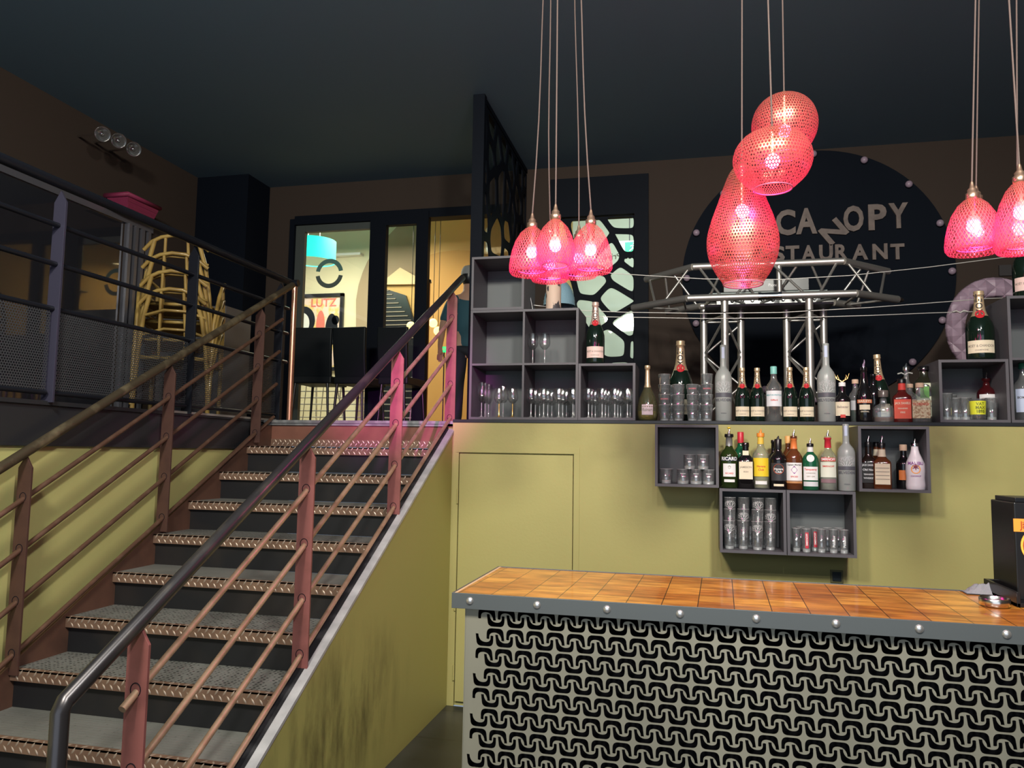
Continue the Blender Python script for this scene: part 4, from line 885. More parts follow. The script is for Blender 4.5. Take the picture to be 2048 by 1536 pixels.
# carton tube and small bits on the four-compartment shelf
x = P(1107, 600, 'y', 4.84).x
m = mat('marbled_card', (.62, .46, .36), .6, noise=(16, (.05, .045, .05), .56, .60, (1.5, 1, .8)))
t_ = thing('gift_tube', 'round carton tube with brown marbled pattern on the cube shelf under the pink lamps', 'tube', (x, 4.84, LZ+.70)); MB().lathe([(.049, LZ+.7005), (.049, LZ+.95), (.047, LZ+.952)], (x, 4.84, 0), 28).build('tube_body', m, t_)
MB().lathe([(.050, LZ+.93), (.050, LZ+.958), (.0001, LZ+.959)], (x, 4.84, 0), 28).build('lid', mat('tan_card', (.5, .36, .28), .6), t_)
x = P(1150, 608, 'y', 4.80).x
tag(MB().ball((x, 4.80, LZ+.7115), .012, 8).ball((x+.02, 4.80, LZ+.7105), .010, 8).build('glass_stopper', M_cap), 'small chrome stopper lying on the right edge of the cube shelf', 'stopper')
tag(MB().path([(P(1061, 563, 'y', 4.90).x, 4.90, P(1061, 563, 'y', 4.90).z), (P(1060, 580, 'y', 4.90).x, 4.90, P(1060, 590, 'y', 4.90).z), (P(1066, 604, 'y', 4.88).x, 4.88, LZ+.725), (P(1080, 611, 'y', 4.85).x, 4.86, LZ+.705), (P(1095, 612, 'y', 4.85).x, 4.90, LZ+.704)], .0022, 6).build('white_cable', mat('white_plastic', (.75, .75, .75), .5)), 'thin white cable looping down behind the carton tube', 'cable')

# ------------------------------------------------------------------ pendant lamps
def lattice(name, base, base2, nu, nv, hole, tw=0, gloss=.25, holeT=1.0, bodymix=.5):
    """woven wire shade: small see-through cells between coloured strands; the strands let light through"""
    m = bpy.data.materials.new(name); m.use_nodes = True; MATS[name] = m
    nt, N, L = nodes(m); N.remove(N['Principled BSDF']); out = N['Material Output']
    uv = N.new('ShaderNodeUVMap'); s_ = N.new('ShaderNodeSeparateXYZ'); L.new(uv.outputs[0], s_.inputs[0])
    def mt(op, a, b=None):
        q = N.new('ShaderNodeMath'); q.operation = op
        for i, x in enumerate((a, b)):
            if x is None: continue
            if isinstance(x, (int, float)): q.inputs[i].default_value = x
            else: L.new(x, q.inputs[i])
        return q.outputs[0]
    v_ = mt('MULTIPLY', s_.outputs['Y'], nv); u_ = mt('MULTIPLY', s_.outputs['X'], nu)
    if tw: u1 = mt('ADD', u_, mt('MULTIPLY', v_, tw)); u2 = mt('SUBTRACT', u_, mt('MULTIPLY', v_, tw)); a = mt('ABSOLUTE', mt('SUBTRACT', mt('FRACT', u1), .5)); b = mt('ABSOLUTE', mt('SUBTRACT', mt('FRACT', u2), .5)); d = mt('MAXIMUM', a, b)
    else:
        row = mt('FLOOR', v_); u1 = mt('ADD', u_, mt('MULTIPLY', mt('MODULO', row, 2), .5)); a = mt('ABSOLUTE', mt('SUBTRACT', mt('FRACT', u1), .5)); b = mt('ABSOLUTE', mt('SUBTRACT', mt('FRACT', v_), .5)); d = mt('ADD', a, mt('MULTIPLY', b, .8))
    hl = mt('LESS_THAN', d, hole)
    df = N.new('ShaderNodeBsdfDiffuse'); df.inputs[0].default_value = (*base, 1)
    tl = N.new('ShaderNodeBsdfTranslucent'); tl.inputs[0].default_value = (*base2, 1)
    gl = N.new('ShaderNodeBsdfGlossy'); gl.inputs[0].default_value = (1, .55, .35, 1); gl.inputs['Roughness'].default_value = .35
    m1 = N.new('ShaderNodeMixShader'); m1.inputs[0].default_value = bodymix; L.new(df.outputs[0], m1.inputs[1]); L.new(tl.outputs[0], m1.inputs[2])
    m2 = N.new('ShaderNodeMixShader'); m2.inputs[0].default_value = gloss; L.new(m1.outputs[0], m2.inputs[1]); L.new(gl.outputs[0], m2.inputs[2])
    tr = N.new('ShaderNodeBsdfTransparent'); tr.inputs[0].default_value = (1, 1, 1, 1)
    m3 = N.new('ShaderNodeMixShader'); hm = mt('MULTIPLY', hl, holeT); L.new(hm, m3.inputs[0]); L.new(m2.outputs[0], m3.inputs[1]); L.new(tr.outputs[0], m3.inputs[2])
    L.new(m3.outputs[0], out.inputs[0]); return m
M_shade = lattice('coral_mesh_shade', (.62, .20, .15), (.98, .05, .22), 40, 80, .38, tw=.5, gloss=.10, bodymix=.36, holeT=.94)
M_gourd = lattice('woven_wire_shade', (.50, .17, .12), (.62, .15, .13), 74, 82, .41, gloss=.30, bodymix=.38, holeT=.95)
M_brass = mat('rose_brass', (.80, .50, .36), .3, .9)
M_cord = mat('brown_flex', (.13, .09, .08), .7)
PINKL = (1, .04, .48)
def cord(r_, x, y, z, top, wob=0.0):
    """flex from the lamp up to the ceiling, through a second measured point"""
    tp = Vector(top); b0 = Vector((x, y, z)); d = (tp-b0); k = (CZ-z)/d.z; e = b0+d*k; pts = []
    for i in range(9):
        t = i/8; p = b0.lerp(e, t); pts.append((p.x+wob*math.sin(t*PI*2.2), p.y, p.z))
    MB().path(pts, .0032, 8).build('cord', M_cord, r_)
    MB().lathe([(.03, CZ-.02), (.03, CZ-.001)], (e.x, e.y, 0), 16).build('ceiling_rose', M_black, r_)
def bell(px, ybot, ytop, wpx, Y, topx, label, egg=False, wob=0, pw=1.7, bulb_y=None):
    a = P(px, ybot, 'y', Y); b = P(px, ytop, 'y', Y); r = wpx*depth(a)/FPX/2; h = b.z-a.z
    x = a.x; r_ = thing('pendant_lamp', label, 'lamp', (x, Y, a.z), 'coral mesh bell pendants')
    if egg: pr = [(.66, 0), (.80, .02), (.95, .14), (1, .28), (.98, .42), (.88, .62), (.66, .82), (.38, .95), (.22, 1)]
    else: pr = [(.62, .085), (.76, .02), (.90, 0), (.985, .06), (1, .15), (.96, .32), (.88, .50), (.74, .70), (.52, .88), (.32, .97), (.20, 1)]
    prof = []
    for (q0, z0), (q1, z1) in zip(pr[:-1], pr[1:]):
        for i in range(3): prof.append((r*(q0+(q1-q0)*i/3), a.z+h*(z0+(z1-z0)*i/3)))
    prof.append((r*pr[-1][0], a.z+h))
    MB().lathe(prof, (x, Y, 0), 40, cap0=False, cap1=False).build('shade', M_shade, r_)
    q = MB().path([(x+r*pr[0][0]*math.cos(t), Y+r*pr[0][0]*math.sin(t), a.z+h*pr[0][1]) for t in [2*PI*i/32 for i in range(32)]], .0018, 6, closed=True); q.build('opening_rim', mat('pink_rim', (.9, .25, .45), .3, .3), r_)
    zt = a.z+h
    MB().lathe([(.016, zt-.075), (.016, zt-.004), (r*.24, zt-.002), (.022, zt+.008), (.022, zt+.020), (.016, zt+.024), (.016, zt+.034), (.009, zt+.042), (.006, zt+.058), (.004, zt+.064)], (x, Y, 0), 20).build('lamp_holder', M_brass, r_)
    zb = a.z+h*.42 if bulb_y is None else P(px, bulb_y, 'y', Y).z
    rb = .0235
    bl = MB().lathe([(.012, zt-.075), (.016, zb+.035), (.022, zb+.018)], (x, Y, 0), 18).build('bulb_neck', mat('bulb_neck', (.9, .55, .6), .4), r_)
    MB().ball((x, Y, zb), rb, 12).build('bulb', M_pinkled, r_)
    l = point('bulb_light', (x, Y, zb-.03), pw, PINKL, .025); l.parent = r_; l.location = (0, 0, zb-a.z-.034)
    t = P(topx, 0, 'y', Y+.03)
    cord(r_, x, Y, zt+.062, t, wob)
    return r_
bell(1063, 549, 456, 91, 3.14, 1088, 'pink-lit bell pendant at the left of the cluster over the bar', wob=.006, bulb_y=505)
bell(1099, 562, 470, 78, 3.32, 1099, 'pink-lit bell pendant hanging lowest at the back of the five-lamp cluster', wob=-.006, bulb_y=530)
bell(1110, 531, 440, 78, 2.94, 1115, 'egg-shaped pink-lit pendant highest in the middle of the cluster', egg=True, bulb_y=492)
bell(1157, 554, 478, 78, 3.43, 1151, 'pink-lit bell pendant second from the right, behind its neighbours', wob=.004, bulb_y=516)
bell(1181, 544, 450, 88, 3.09, 1161, 'pink-lit bell pendant at the right of the five-lamp cluster', wob=-.006, bulb_y=500)
bell(1949, 505, 398, 106, 3.00, 1951, 'pink-lit bell pendant at the left of the group near the right picture edge', bulb_y=452)
bell(1957, 497, 402, 80, 3.40, 1958, 'pink-lit bell pendant hidden right behind the left lamp of the right-hand group', bulb_y=462)
bell(2046, 503, 365, 102, 2.84, 2018, 'pink-lit bell pendant cut by the right picture edge', bulb_y=425)
bell(2040, 505, 420, 88, 3.20, 2033, 'pink-lit bell pendant behind the one cut by the right picture edge', bulb_y=458)
def gourd(px, ytop, ybot, Y, topx, prof_px, label, bulb_y, pw=4):
    """prof_px: (y pixel, half-width pixels) down the lamp's axis"""
    x = P(px, (ytop+ybot)/2, 'y', Y).x; a = P(px, ybot, 'y', Y)
    r_ = thing('pendant_lamp', label, 'lamp', (x, Y, a.z), 'woven gourd pendants'); d = depth(a)/FPX
    pts = [(hw*d, P(px, yy, 'y', Y).z) for yy, hw in prof_px]
    # smooth with a Catmull-Rom spline
    out = []
    K = len(pts)
    for i in range(K-1):
        p0, p1, p2, p3 = pts[max(0, i-1)], pts[i], pts[i+1], pts[min(K-1, i+2)]
        for j in range(6):
            t = j/6; out.append(tuple(.5*((2*p1[c])+(-p0[c]+p2[c])*t+(2*p0[c]-5*p1[c]+4*p2[c]-p3[c])*t*t+(-p0[c]+3*p1[c]-3*p2[c]+p3[c])*t**3) for c in (0, 1)))
    out.append(pts[-1]); out.reverse()
    MB().lathe(out, (x, Y, 0), 56, cap0=False, cap1=False).build('shade', M_gourd, r_)
    r0 = out[0][0]; z0 = out[0][1]
    MB().path([(x+r0*math.cos(t), Y+r0*math.sin(t), z0) for t in [2*PI*i/36 for i in range(36)]], .0025, 6, closed=True).build('opening_rim', mat('pink_rim', (.9, .25, .45), .3, .3), r_)
    zt = out[-1][1]
    MB().lathe([(out[-1][0]+.002, zt-.002), (.012, zt+.004), (.005, zt+.02)], (x, Y, 0), 18).build('lamp_holder', M_brass, r_)
    zb = P(px, bulb_y, 'y', Y).z
    MB().tube((x, Y, zb+.02), (x, Y, zt), .012, 12).build('bulb_neck', M_brass, r_)
    MB().ball((x, Y, zb), .026, 12).build('bulb', M_pinkled, r_)
    l = point('bulb_light', (x, Y, zb), pw, (1, .05, .42), .028); l.parent = r_; l.location = (0, 0, zb-a.z-.034)
    cord(r_, x, Y, zt+.018, P(topx, 0, 'y', Y+.01), 0)
gourd(1485, 330, 569, 3.02, 1484, [(330, 10), (345, 24), (372, 36), (405, 48), (440, 61), (470, 69), (495, 70), (520, 65), (545, 53), (560, 43), (569, 38)], 'tall pear-shaped woven pendant glowing pink, lowest of three', 422, 2.8)
gourd(1545, 262, 378, 2.82, 1536, [(262, 12), (266, 34), (276, 55), (295, 71), (316, 77), (335, 74), (352, 65), (366, 51), (378, 37)], 'squat round woven pendant glowing pink in front of the other two', 322, 2.8)
gourd(1569, 191, 312, 3.22, 1565, [(191, 8), (194, 26), (205, 44), (222, 57), (245, 63.5), (268, 61), (287, 52), (300, 41), (312, 32)], 'round woven pendant glowing pink, topmost of three', 262, 2.2)

# ------------------------------------------------------------------ truss booth on the upper floor
tr = thing('truss_stand', 'aluminium truss desk frame with two three-tube legs and mitred side wings', 'truss', (.52, 5.55, FZ))
YF, YR, YM = 5.36, 5.66, 5.51
zf = P(1540, 592, 'y', YF).z; zu = P(1540, 528, 'y', YM).z
fl, fr = P(1375, 592, 'y', YF).x, P(1712, 592, 'y', YF).x
ul, ur = P(1386, 530, 'y', YM).x, P(1687, 530, 'y', YM).x
def endp(px, py, z): return P(px, py, 'z', z)
rt = .025
def tb(nm, a, b, r=rt): return MB().tube(a, b, r, 18).build(nm, M_alu, tr)
F0, F1 = Vector((fl, YF, zf)), Vector((fr, YF, zf)); U0, U1 = Vector((ul, YM, zu)), Vector((ur, YM, zu))
R0, R1 = Vector((fl+.09, YR, zf)), Vector((fr-.09, YR, zf))
tb('main_tube', F0, F1); tb('main_tube', U0, U1); tb('main_tube', R0, R1)
Fl = P(1266, 616, 'z', zf); Fr = P(1795, 599, 'z', zf); Ul = P(1292, 559, 'z', zu); Ur = P(1776, 543, 'z', zu)
# wings receding to the rear
Rl = R0+(Fl-F0)*.62; Rr = R1+(Fr-F1)*.62
for a, b in ((F0, Fl), (F1, Fr), (U0, Ul), (U1, Ur), (R0, Rl), (R1, Rr)): tb('wing_tube', a, b)
for a, b in ((F0, Fl), (F1, Fr)):
    d = (b-a).normalized(); MB().tube(b, b+d*.03, .018, 12).tube(b+d*.03, b+d*.05, .012, 12).build('coupler', M_cap, tr)
br = .009
def zig(A0, A1, B0, B1, n, off=0):
    q = MB()
    for i in range(n):
        t0, t1 = (i+.15)/n, (i+.85)/n
        a = A0.lerp(A1, t0 if (i+off) % 2 else t1); b = B0.lerp(B1, t1 if (i+off) % 2 else t0)
        q.tube(a, b, br, 8)
    q.build('brace', M_alu, tr)
zig(F0, F1, U0, U1, 4); zig(R0, R1, U0, U1, 4, 1); zig(F0, F1, R0, R1, 5)
zig(F0, Fl, U0, Ul, 2); zig(F1, Fr, U1, Ur, 2); zig(R0, Rl, U0, Ul, 2, 1); zig(R1, Rr, U1, Ur, 2, 1); zig(F0, Fl, R0, Rl, 2, 1); zig(F1, Fr, R1, Rr, 2, 1)
MB().tube((P(1558, 560, 'y', YM).x, YM, zu), (P(1558, 560, 'y', YM).x, YM-.02, zf), .018, 12).build('upright', M_alu, tr)
c0 = F0.lerp(F1, .5); MB().lathe([(.028, -.07), (.030, -.06), (.026, -.05), (.026, .05), (.030, .06), (.028, .07)], (0, 0, 0), 18)
q = MB().tube(c0-Vector((.075, 0, 0)), c0-Vector((.055, 0, 0)), .029, 16).tube(c0+Vector((.055, 0, 0)), c0+Vector((.075, 0, 0)), .029, 16).tube(c0-Vector((.055, 0, 0)), c0+Vector((.055, 0, 0)), .0262, 16); q.build('coupler', M_cap, tr)
for pxs in ((1408, 1450, 1482), (1574, 1620, 1648)):
    xs = [P(pxs[0], 700, 'y', YR).x, P(pxs[1], 700, 'y', YF+.02).x, P(pxs[2], 700, 'y', YR).x]
    A = [Vector((xs[0], YR, 0)), Vector((xs[1], YF+.02, 0)), Vector((xs[2], YR, 0))]
    leg = thing_leg = None
    q = MB()
    for i, a in enumerate(A): q.tube((a.x, a.y, FZ), (a.x, a.y, zf-(.02 if i == 1 else .03)), rt, 16)
    lg = q.build('leg', M_alu, tr)
    q = MB()
    z0, z1 = FZ+.08, zf-.14; n = 3
    for (i, j, o_) in ((0, 1, 0), (1, 2, 1), (0, 2, 0)):
        for k in range(n):
            za, zb = z0+(z1-z0)*k/n, z0+(z1-z0)*(k+1)/n
            if (k+o_) % 2: za, zb = zb, za
            q.tube((A[i].x, A[i].y, za), (A[j].x, A[j].y, zb), br, 8)
        q.tube((A[i].x, A[i].y, z1+.02), (A[j].x, A[j].y, z1+.02), br, 8)
    q.build('brace', M_alu, lg)
    for a in A: MB().lathe([(.028, zf-.115), (.028, zf-.10), (.019, zf-.098), (.019, zf-.035)], (a.x, a.y, 0), 16).build('leg_coupler', M_cap, lg)
    MB().box(A[0].x-.06, A[2].x+.06, YF-.04, YR+.06, FZ+.0005, FZ+.008).build('base_plate', M_alu, tr)
MB().box(F0.x+.12, F1.x-.12, YF+.10, YR+.30, zf-.045, zf-.03).build('desk_board', M_cubeb, tr)
# dj mixer on the desk
x0, x1 = P(1418, 575, 'y', 5.62).x, P(1655, 575, 'y', 5.62).x; zb = zf-.029
dj = thing('dj_mixer', 'black and silver disc jockey mixer lying on the truss desk', 'mixer', ((x0+x1)/2, 5.72, zb))
MB().box(x0+.05, x1-.05, 5.60, 5.90, zb, zb+.085).build('rear_case', mat('silver_panel', (.36, .37, .37), .4, .4), dj, .002)
MB().box(x0, x1, 5.62, 5.92, zb+.086, zb+.115).build('top_plate', mat('grey_green_panel', (.18, .22, .21), .4, .2), dj, .002)
MB().box(x0+.10, x1-.12, 5.618, 5.90, zb+.116, zb+.20).build('head_unit', M_blacks, dj, .003)
vv, ff = text2d('Pioneer Dj', .030, .0006); cx = P(1563, 549, 'y', 5.61)
MB().add([(cx.x+v[0]*.9-.03, 5.6165, zb+.158+v[1]) for v in vv], ff).build('maker_lettering', M_inkw, dj)
for k in range(10):
    kx = x0+.09+k*(x1-x0-.18)/9
    q = MB().lathe([(.013, 0), (.011, .012), (.006, .014)], (0, 0, 0), 12); q.v = [Vector((kx+v.x, 5.60-v.z, zb+.048+v.y)) for v in q.v]; q.build('socket', M_blacks if k % 3 else M_cap, dj)

# ------------------------------------------------------------------ round sign on the upper back wall
sc_ = Vector((1.03, BY-.02, 3.13)); SR = 1.115
sg = thing('restaurant_sign', 'large round black sign with raised letters and a ring of small bulbs', 'sign', (sc_.x, BY-.015, sc_.z-SR))
n = 96
q = MB(); q.prism([(SR*math.cos(2*PI*i/n), SR*math.sin(2*PI*i/n)) for i in range(n)], lambda u, v: Vector((sc_.x+u, BY-.030, sc_.z+v)), lambda u, v: Vector((sc_.x+u, BY-.001, sc_.z+v)))
q.build('disc', mat('sign_black', (.004, .0065, .012), .75, spec=.12), sg)
M_let = mat('sign_letter', (.20, .155, .135), .6, noise=(14, (.13, .10, .09), .4, .7))
def letter(ch, px, py, hpx, rot=0, wpx=None, nm='letter'):
    p = P(px, py, 'y', BY-.05); hh = hpx*depth(p)/FPX; vv, ff = text2d(ch, 1.0, .035)
    ys_ = [v[1] for v in vv]; xs_ = [v[0] for v in vv]; cx, cy = (max(xs_)+min(xs_))/2, (max(ys_)+min(ys_))/2; k = hh/(max(ys_)-min(ys_))
    kx = k if not wpx else wpx*depth(p)/FPX/(max(xs_)-min(xs_))
    c_, s_ = math.cos(rot), math.sin(rot); pts = []
    for v in vv:
        u, w_ = (v[0]-cx)*kx, (v[1]-cy)*k; pts.append((u*c_-w_*s_, u*s_+w_*c_))
    q = MB(); q.add([(p.x+a, BY-.052, p.z+b) for a, b in pts], ff); q.add([(p.x+a, BY-.032, p.z+b) for a, b in pts], ff)
    ed = {}
    for f in ff:
        for i in range(len(f)):
            e_ = (f[i], f[(i+1) % len(f)]); kk = tuple(sorted(e_)); ed[kk] = ed.get(kk, 0)+1
    for (a, b), cnt in ed.items():
        if cnt == 1: q.add([(p.x+pts[a][0], BY-.052, p.z+pts[a][1]), (p.x+pts[b][0], BY-.052, p.z+pts[b][1]), (p.x+pts[b][0], BY-.032, p.z+pts[b][1]), (p.x+pts[a][0], BY-.032, p.z+pts[a][1])], [(0, 1, 2, 3)])
    q.build(nm, M_let, sg, fix=False)
for ch, px, py, h, rot, w_ in (('C', 1571, 445, 53, 0, 38), ('A', 1613, 442, 53, 0, 40), ('N', 1667, 463, 40, R(37), 44), ('O', 1707, 437, 53, 0, 38), ('P', 1755, 434, 53, 0, 34), ('Y', 1797, 431, 52, 0, 36),
        ('R', 1500, 509, 32, 0, 24), ('E', 1529, 509, 32, 0, 20), ('S', 1557, 508, 32, 0, 24), ('T', 1585, 507, 32, 0, 26), ('A', 1617, 506, 32, 0, 27), ('U', 1652, 505, 32, 0, 26), ('R', 1683, 504, 32, 0, 24), ('A', 1720, 504, 32, 0, 30), ('N', 1760, 503, 32, 0, 28), ('T', 1795, 503, 32, 0, 26)):
    letter(ch, px, py, h, rot, w_)
for i in range(16):
    a = R(90-22.5*i-.5); bx, bz = sc_.x+1.075*math.cos(a), sc_.z+1.075*math.sin(a)
    if bz+.03 > CZ-.02: continue
    q = MB().ball((0, 0, 0), .030, 10); q.v = [Vector((bx+v.x, BY-.058+v.y*.9, bz+v.z)) for v in q.v]; q.build('bulb', mat('mauve_bulb', (.34, .25, .32), .35), sg)

# ------------------------------------------------------------------ cut-out screens
def voro(x0, x1, z0, z1, n, seed, ax=1, az=1, gap=.02, keep=1.0):
    rnd = random.Random(seed); pts = []
    tries = 0
    while len(pts) < n and tries < 5000:
        tries += 1; p = (rnd.uniform(x0-.05, x1+.05), rnd.uniform(z0-.05, z1+.05))
        if all(((p[0]-q[0])*ax)**2+((p[1]-q[1])*az)**2 > (.60*math.sqrt((x1-x0)*(z1-z0)/n))**2 for q in pts): pts.append(p)
    cells = []
    for i, p in enumerate(pts):
        poly = [(x0-.1, z0-.1), (x1+.1, z0-.1), (x1+.1, z1+.1), (x0-.1, z1+.1)]
        for j, q in enumerate(pts):
            if i == j: continue
            mx_, mz_ = (p[0]+q[0])/2, (p[1]+q[1])/2; nx_, nz_ = (q[0]-p[0])*ax*ax, (q[1]-p[1])*az*az; ln = math.hypot(nx_, nz_)
            nx_, nz_ = nx_/ln, nz_/ln; mx_ -= nx_*gap/2; mz_ -= nz_*gap/2
            poly = clip(poly, mx_, mz_, nx_, nz_)
            if not poly: break
        if poly:
            for (a, b, c_, d) in ((x0, 0, -1, 0), (x1, 0, 1, 0), (0, z0, 0, -1), (0, z1, 0, 1)):
                if poly: poly = clip(poly, a, b, c_, d)
        if len(poly) < 3: continue
        for t_ in (.14, .22, .25):
            q = []
            for a, b in zip(poly, poly[1:]+poly[:1]): q += [(a[0]*(1-t_)+b[0]*t_, a[1]*(1-t_)+b[1]*t_), (a[0]*t_+b[0]*(1-t_), a[1]*t_+b[1]*(1-t_))]
            poly = q
        A = abs(sum(a[0]*b[1]-b[0]*a[1] for a, b in zip(poly, poly[1:]+poly[:1])))/2
        if A > .0012: cells.append(poly)
    return cells
def clip(poly, mx_, mz_, nx_, nz_):
    out = []
    for a, b in zip(poly, poly[1:]+poly[:1]):
        da = (a[0]-mx_)*nx_+(a[1]-mz_)*nz_; db = (b[0]-mx_)*nx_+(b[1]-mz_)*nz_
        if da <= 0: out.append(a)
        if (da < 0 < db) or (db < 0 < da): t = da/(da-db); out.append((a[0]+(b[0]-a[0])*t, a[1]+(b[1]-a[1])*t))
    return out
wn = thing('window_1', 'x', None, ((wx0+wx1)/2, BY, FZ)); del wn['label']; wn['kind'] = 'structure'
mb = MB(); F_ = .05
mb.box(-1.30, -.385, BY-.03, BY-.002, wz1, 4.14); mb.box(wx1-.012, -.385, BY-.05, BY-.002, FZ, wz1); mb.box(-1.30, wx0+.01, BY-.05, BY-.002, FZ, wz1)
mb.build('frame', M_black, wn)
MB().box(wx0, wx1, BY+.05, BY+.056, FZ, wz1).build('pane', M_pane, wn)
q = sheet([(wx0+.004, FZ+.004), (wx1-.016, FZ+.004), (wx1-.016, wz1-.004), (wx0+.004, wz1-.004)], voro(wx0+.012, wx1-.022, FZ+.02, wz1-.012, 26, 11, 1, 1.1, .055), lambda u, v, w_: Vector((u, BY+.02+w_, v)), .01, 's', M_black)
tag(q.build('cutout_screen', mat('screen_black', (.004, .006, .011), .6, spec=.12)), 'black branching cut-out screen in front of the bright window behind the cubes', 'screen')
q = MB(); vv, ff = text2d('Espace Priv\u00e9', .085, .001); ex = P(1256, 512, 'y', BY+.06); q.add([(ex.x-.02-v[0], BY+.0600, ex.z+v[1]) for v in vv], ff); q.build('pane_lettering', M_inkg, wn)
# glazed partition beside the stair head, with its own screen
PXX = -1.56
gp = thing('window_2', 'x', None, (PXX, 6.2, FZ)); del gp['label']; gp['kind'] = 'structure'
mb = MB(); mb.box(PXX-.05, PXX+.04, 5.40, 5.46, FZ, CZ-.001); mb.box(PXX-.03, PXX+.03, 5.46, BY-.001, CZ-.04, CZ-.001); mb.box(PXX-.03, PXX+.03, 5.46, BY-.001, FZ, FZ+.05); mb.build('frame', M_black, gp)
MB().box(PXX-.003, PXX+.003, 5.46, BY-.002, FZ+.05, CZ-.04).build('pane', M_pane, gp)
q = sheet([(5.47, FZ+.06), (BY-.01, FZ+.06), (BY-.01, CZ-.05), (5.47, CZ-.05)], voro(5.50, BY-.03, FZ+.08, CZ-.07, 46, 5, 1.1, .8, .07), lambda u, v, w_: Vector((PXX+.02+w_, u, v)), .01, 's', M_black)
tag(q.build('cutout_screen', mat('screen_black', (.004, .006, .011), .6, spec=.12)), 'black cut-out screen seen edge-on along the glass partition by the stair head', 'screen')

# ------------------------------------------------------------------ glazed sliding door and the room behind
dr = thing('door_2', 'x', None, ((dx0+dx1)/2, BY, FZ)); del dr['label']; dr['kind'] = 'structure'
def X7(px): return P(px, 600, 'y', BY-.02).x
fm = MB(); zt = dz1-.03
fm.box(dx0, dx0+.05, BY-.04, BY+.10, FZ, dz1); fm.box(dx0+.0502, dx1-.0502, BY-.038, BY+.10, dz1-.06, dz1+.03); fm.box(X7(738), X7(770), BY-.05, BY+.02, FZ, dz1); fm.box(X7(831), X7(855), BY-.05, BY+.02, FZ, dz1)
fm.box(X7(770), X7(831), BY-.05, BY+.02, P(800, 452, 'y', BY).z, dz1); fm.box(dx1-.05, dx1, BY-.04, BY+.10, FZ, dz1)
fm.build('frame', M_black, dr)
MB().box(dx0+.0505, dx0+.15, BY+.0, BY+.05, FZ, dz1-.061).box(dx0+.151, X7(738), BY+.0, BY+.05, dz1-.13, dz1-.061).build('inner_frame', mat('grey_frame', (.06, .07, .065), .5), dr)
MB().box(dx0+.15, X7(738), BY+.02, BY+.026, FZ, dz1-.12).build('pane', M_pane, dr)
MB().box(X7(770), X7(831), BY-.02, BY-.014, FZ, P(800, 452, 'y', BY).z).build('pane', M_pane, dr)
ring = MB(); ce = P(657, 546, 'y', BY); k = depth(ce)/FPX
def arc(a0, a1, m_, nm):
    q = MB(); n_ = 20; vs = []
    for i in range(n_+1):
        a = a0+(a1-a0)*i/n_
        for rr_ in (21, 30): vs.append((ce.x+rr_*k*math.cos(a), BY+.018, ce.z+rr_*k*math.sin(a)))
    q.add(vs, [(2*i, 2*i+1, 2*i+3, 2*i+2) for i in range(n_)]); q.build(nm, m_, dr)
arc(R(10), R(170), mat('sticker_green', (.10, .22, .19), .6), 'ring_sticker'); arc(R(190), R(350), mat('sticker_grey', (.10, .13, .11), .6), 'ring_sticker')
# far room shell
M_crw = mat('cream_wall', (.72, .66, .47), .8); M_orw = mat('ochre_wall', (.56, .36, .13), .8); M_brw = mat('tan_arch', (.34, .26, .17), .8)
RY = 10.4
struct('wall_far', MB().box(-8.0, -3.2, RY, RY+.1, FZ, 5.3), M_crw)
struct('wall_far_ochre', MB().box(-3.2, -1.4, RY, RY+.1, FZ, 5.3), M_orw)
struct('wall_far_side', MB().box(-1.56, -1.46, BY+.12, RY, FZ, 5.3), M_orw)
struct('wall_far_end', MB().box(-8.0, -7.9, BY+.12, RY, FZ, 5.3), M_crw)
struct('ceiling_far', MB().box(-8.0, -1.4, BY+.12, RY, 5.3, 5.4), M_crw)
struct('floor_far', MB().box(-8.0, 3.4, BY, RY, FZ-.1, FZ), mat('pale_tile', (.55, .47, .30), .5))
# arched vault openings (tan reveals) seen through the door
q = MB(); ac = P(915, 720, 'y', RY-.06)
def archband(cx, cz, ri, ro, ya, yb, a0, a1, nm, m_):
    q = MB(); n_ = 30; vs = []
    for i in range(n_+1):
        a = a0+(a1-a0)*i/n_
        for rr_, y in ((ri, ya), (ro, ya), (ri, yb), (ro, yb)): vs.append((cx+rr_*math.cos(a), y, cz+rr_*math.sin(a)))
    fs = []
    for i in range(n_):
        o_ = 4*i
        for a, b in ((0, 1), (1, 3), (3, 2), (2, 0)): fs.append((o_+a, o_+b, o_+4+b, o_+4+a))
    q.add(vs, fs+[(0, 1, 3, 2), (4*n_, 4*n_+1, 4*n_+3, 4*n_+2)]); o_ = q.build(nm, m_); o_['kind'] = 'structure'
def pxpoly(pts, Y): return [(P(a, b, 'y', Y).x, P(a, b, 'y', Y).z) for a, b in pts]
def panel(nm, pts, Y, m_):
    q = MB(); q.prism(pxpoly(pts, Y), lambda u, v: Vector((u, Y, v)), lambda u, v: Vector((u, Y+.04, v))); return struct(nm, q, m_)
panel('trim_6', [(712, 860), (712, 600), (717, 570), (725, 545), (735, 522), (750, 500), (770, 478), (795, 452), (830, 425), (860, 400), (880, 860)], RY-.08, M_brw)
panel('trim_7', [(764, 860), (764, 566), (835, 566), (880, 560), (880, 860)], RY-.14, M_orw)
panel('trim_8', [(764, 569), (764, 564), (800, 535), (845, 560), (845, 568)], RY-.20, mat('pale_vault_edge', (.62, .50, .30), .8))
panel('wall_far_niche', [(846, 860), (846, 380), (1075, 330), (1075, 860)], RY-.26, M_orw)
panel('trim_9', [(850, 860), (850, 512), (880, 504), (915, 500), (950, 502), (985, 512), (1010, 530), (1010, 860)], RY-.32, mat('deep_ochre', (.42, .25, .08), .8))
b1 = P(812, 700, 'y', 10.2)
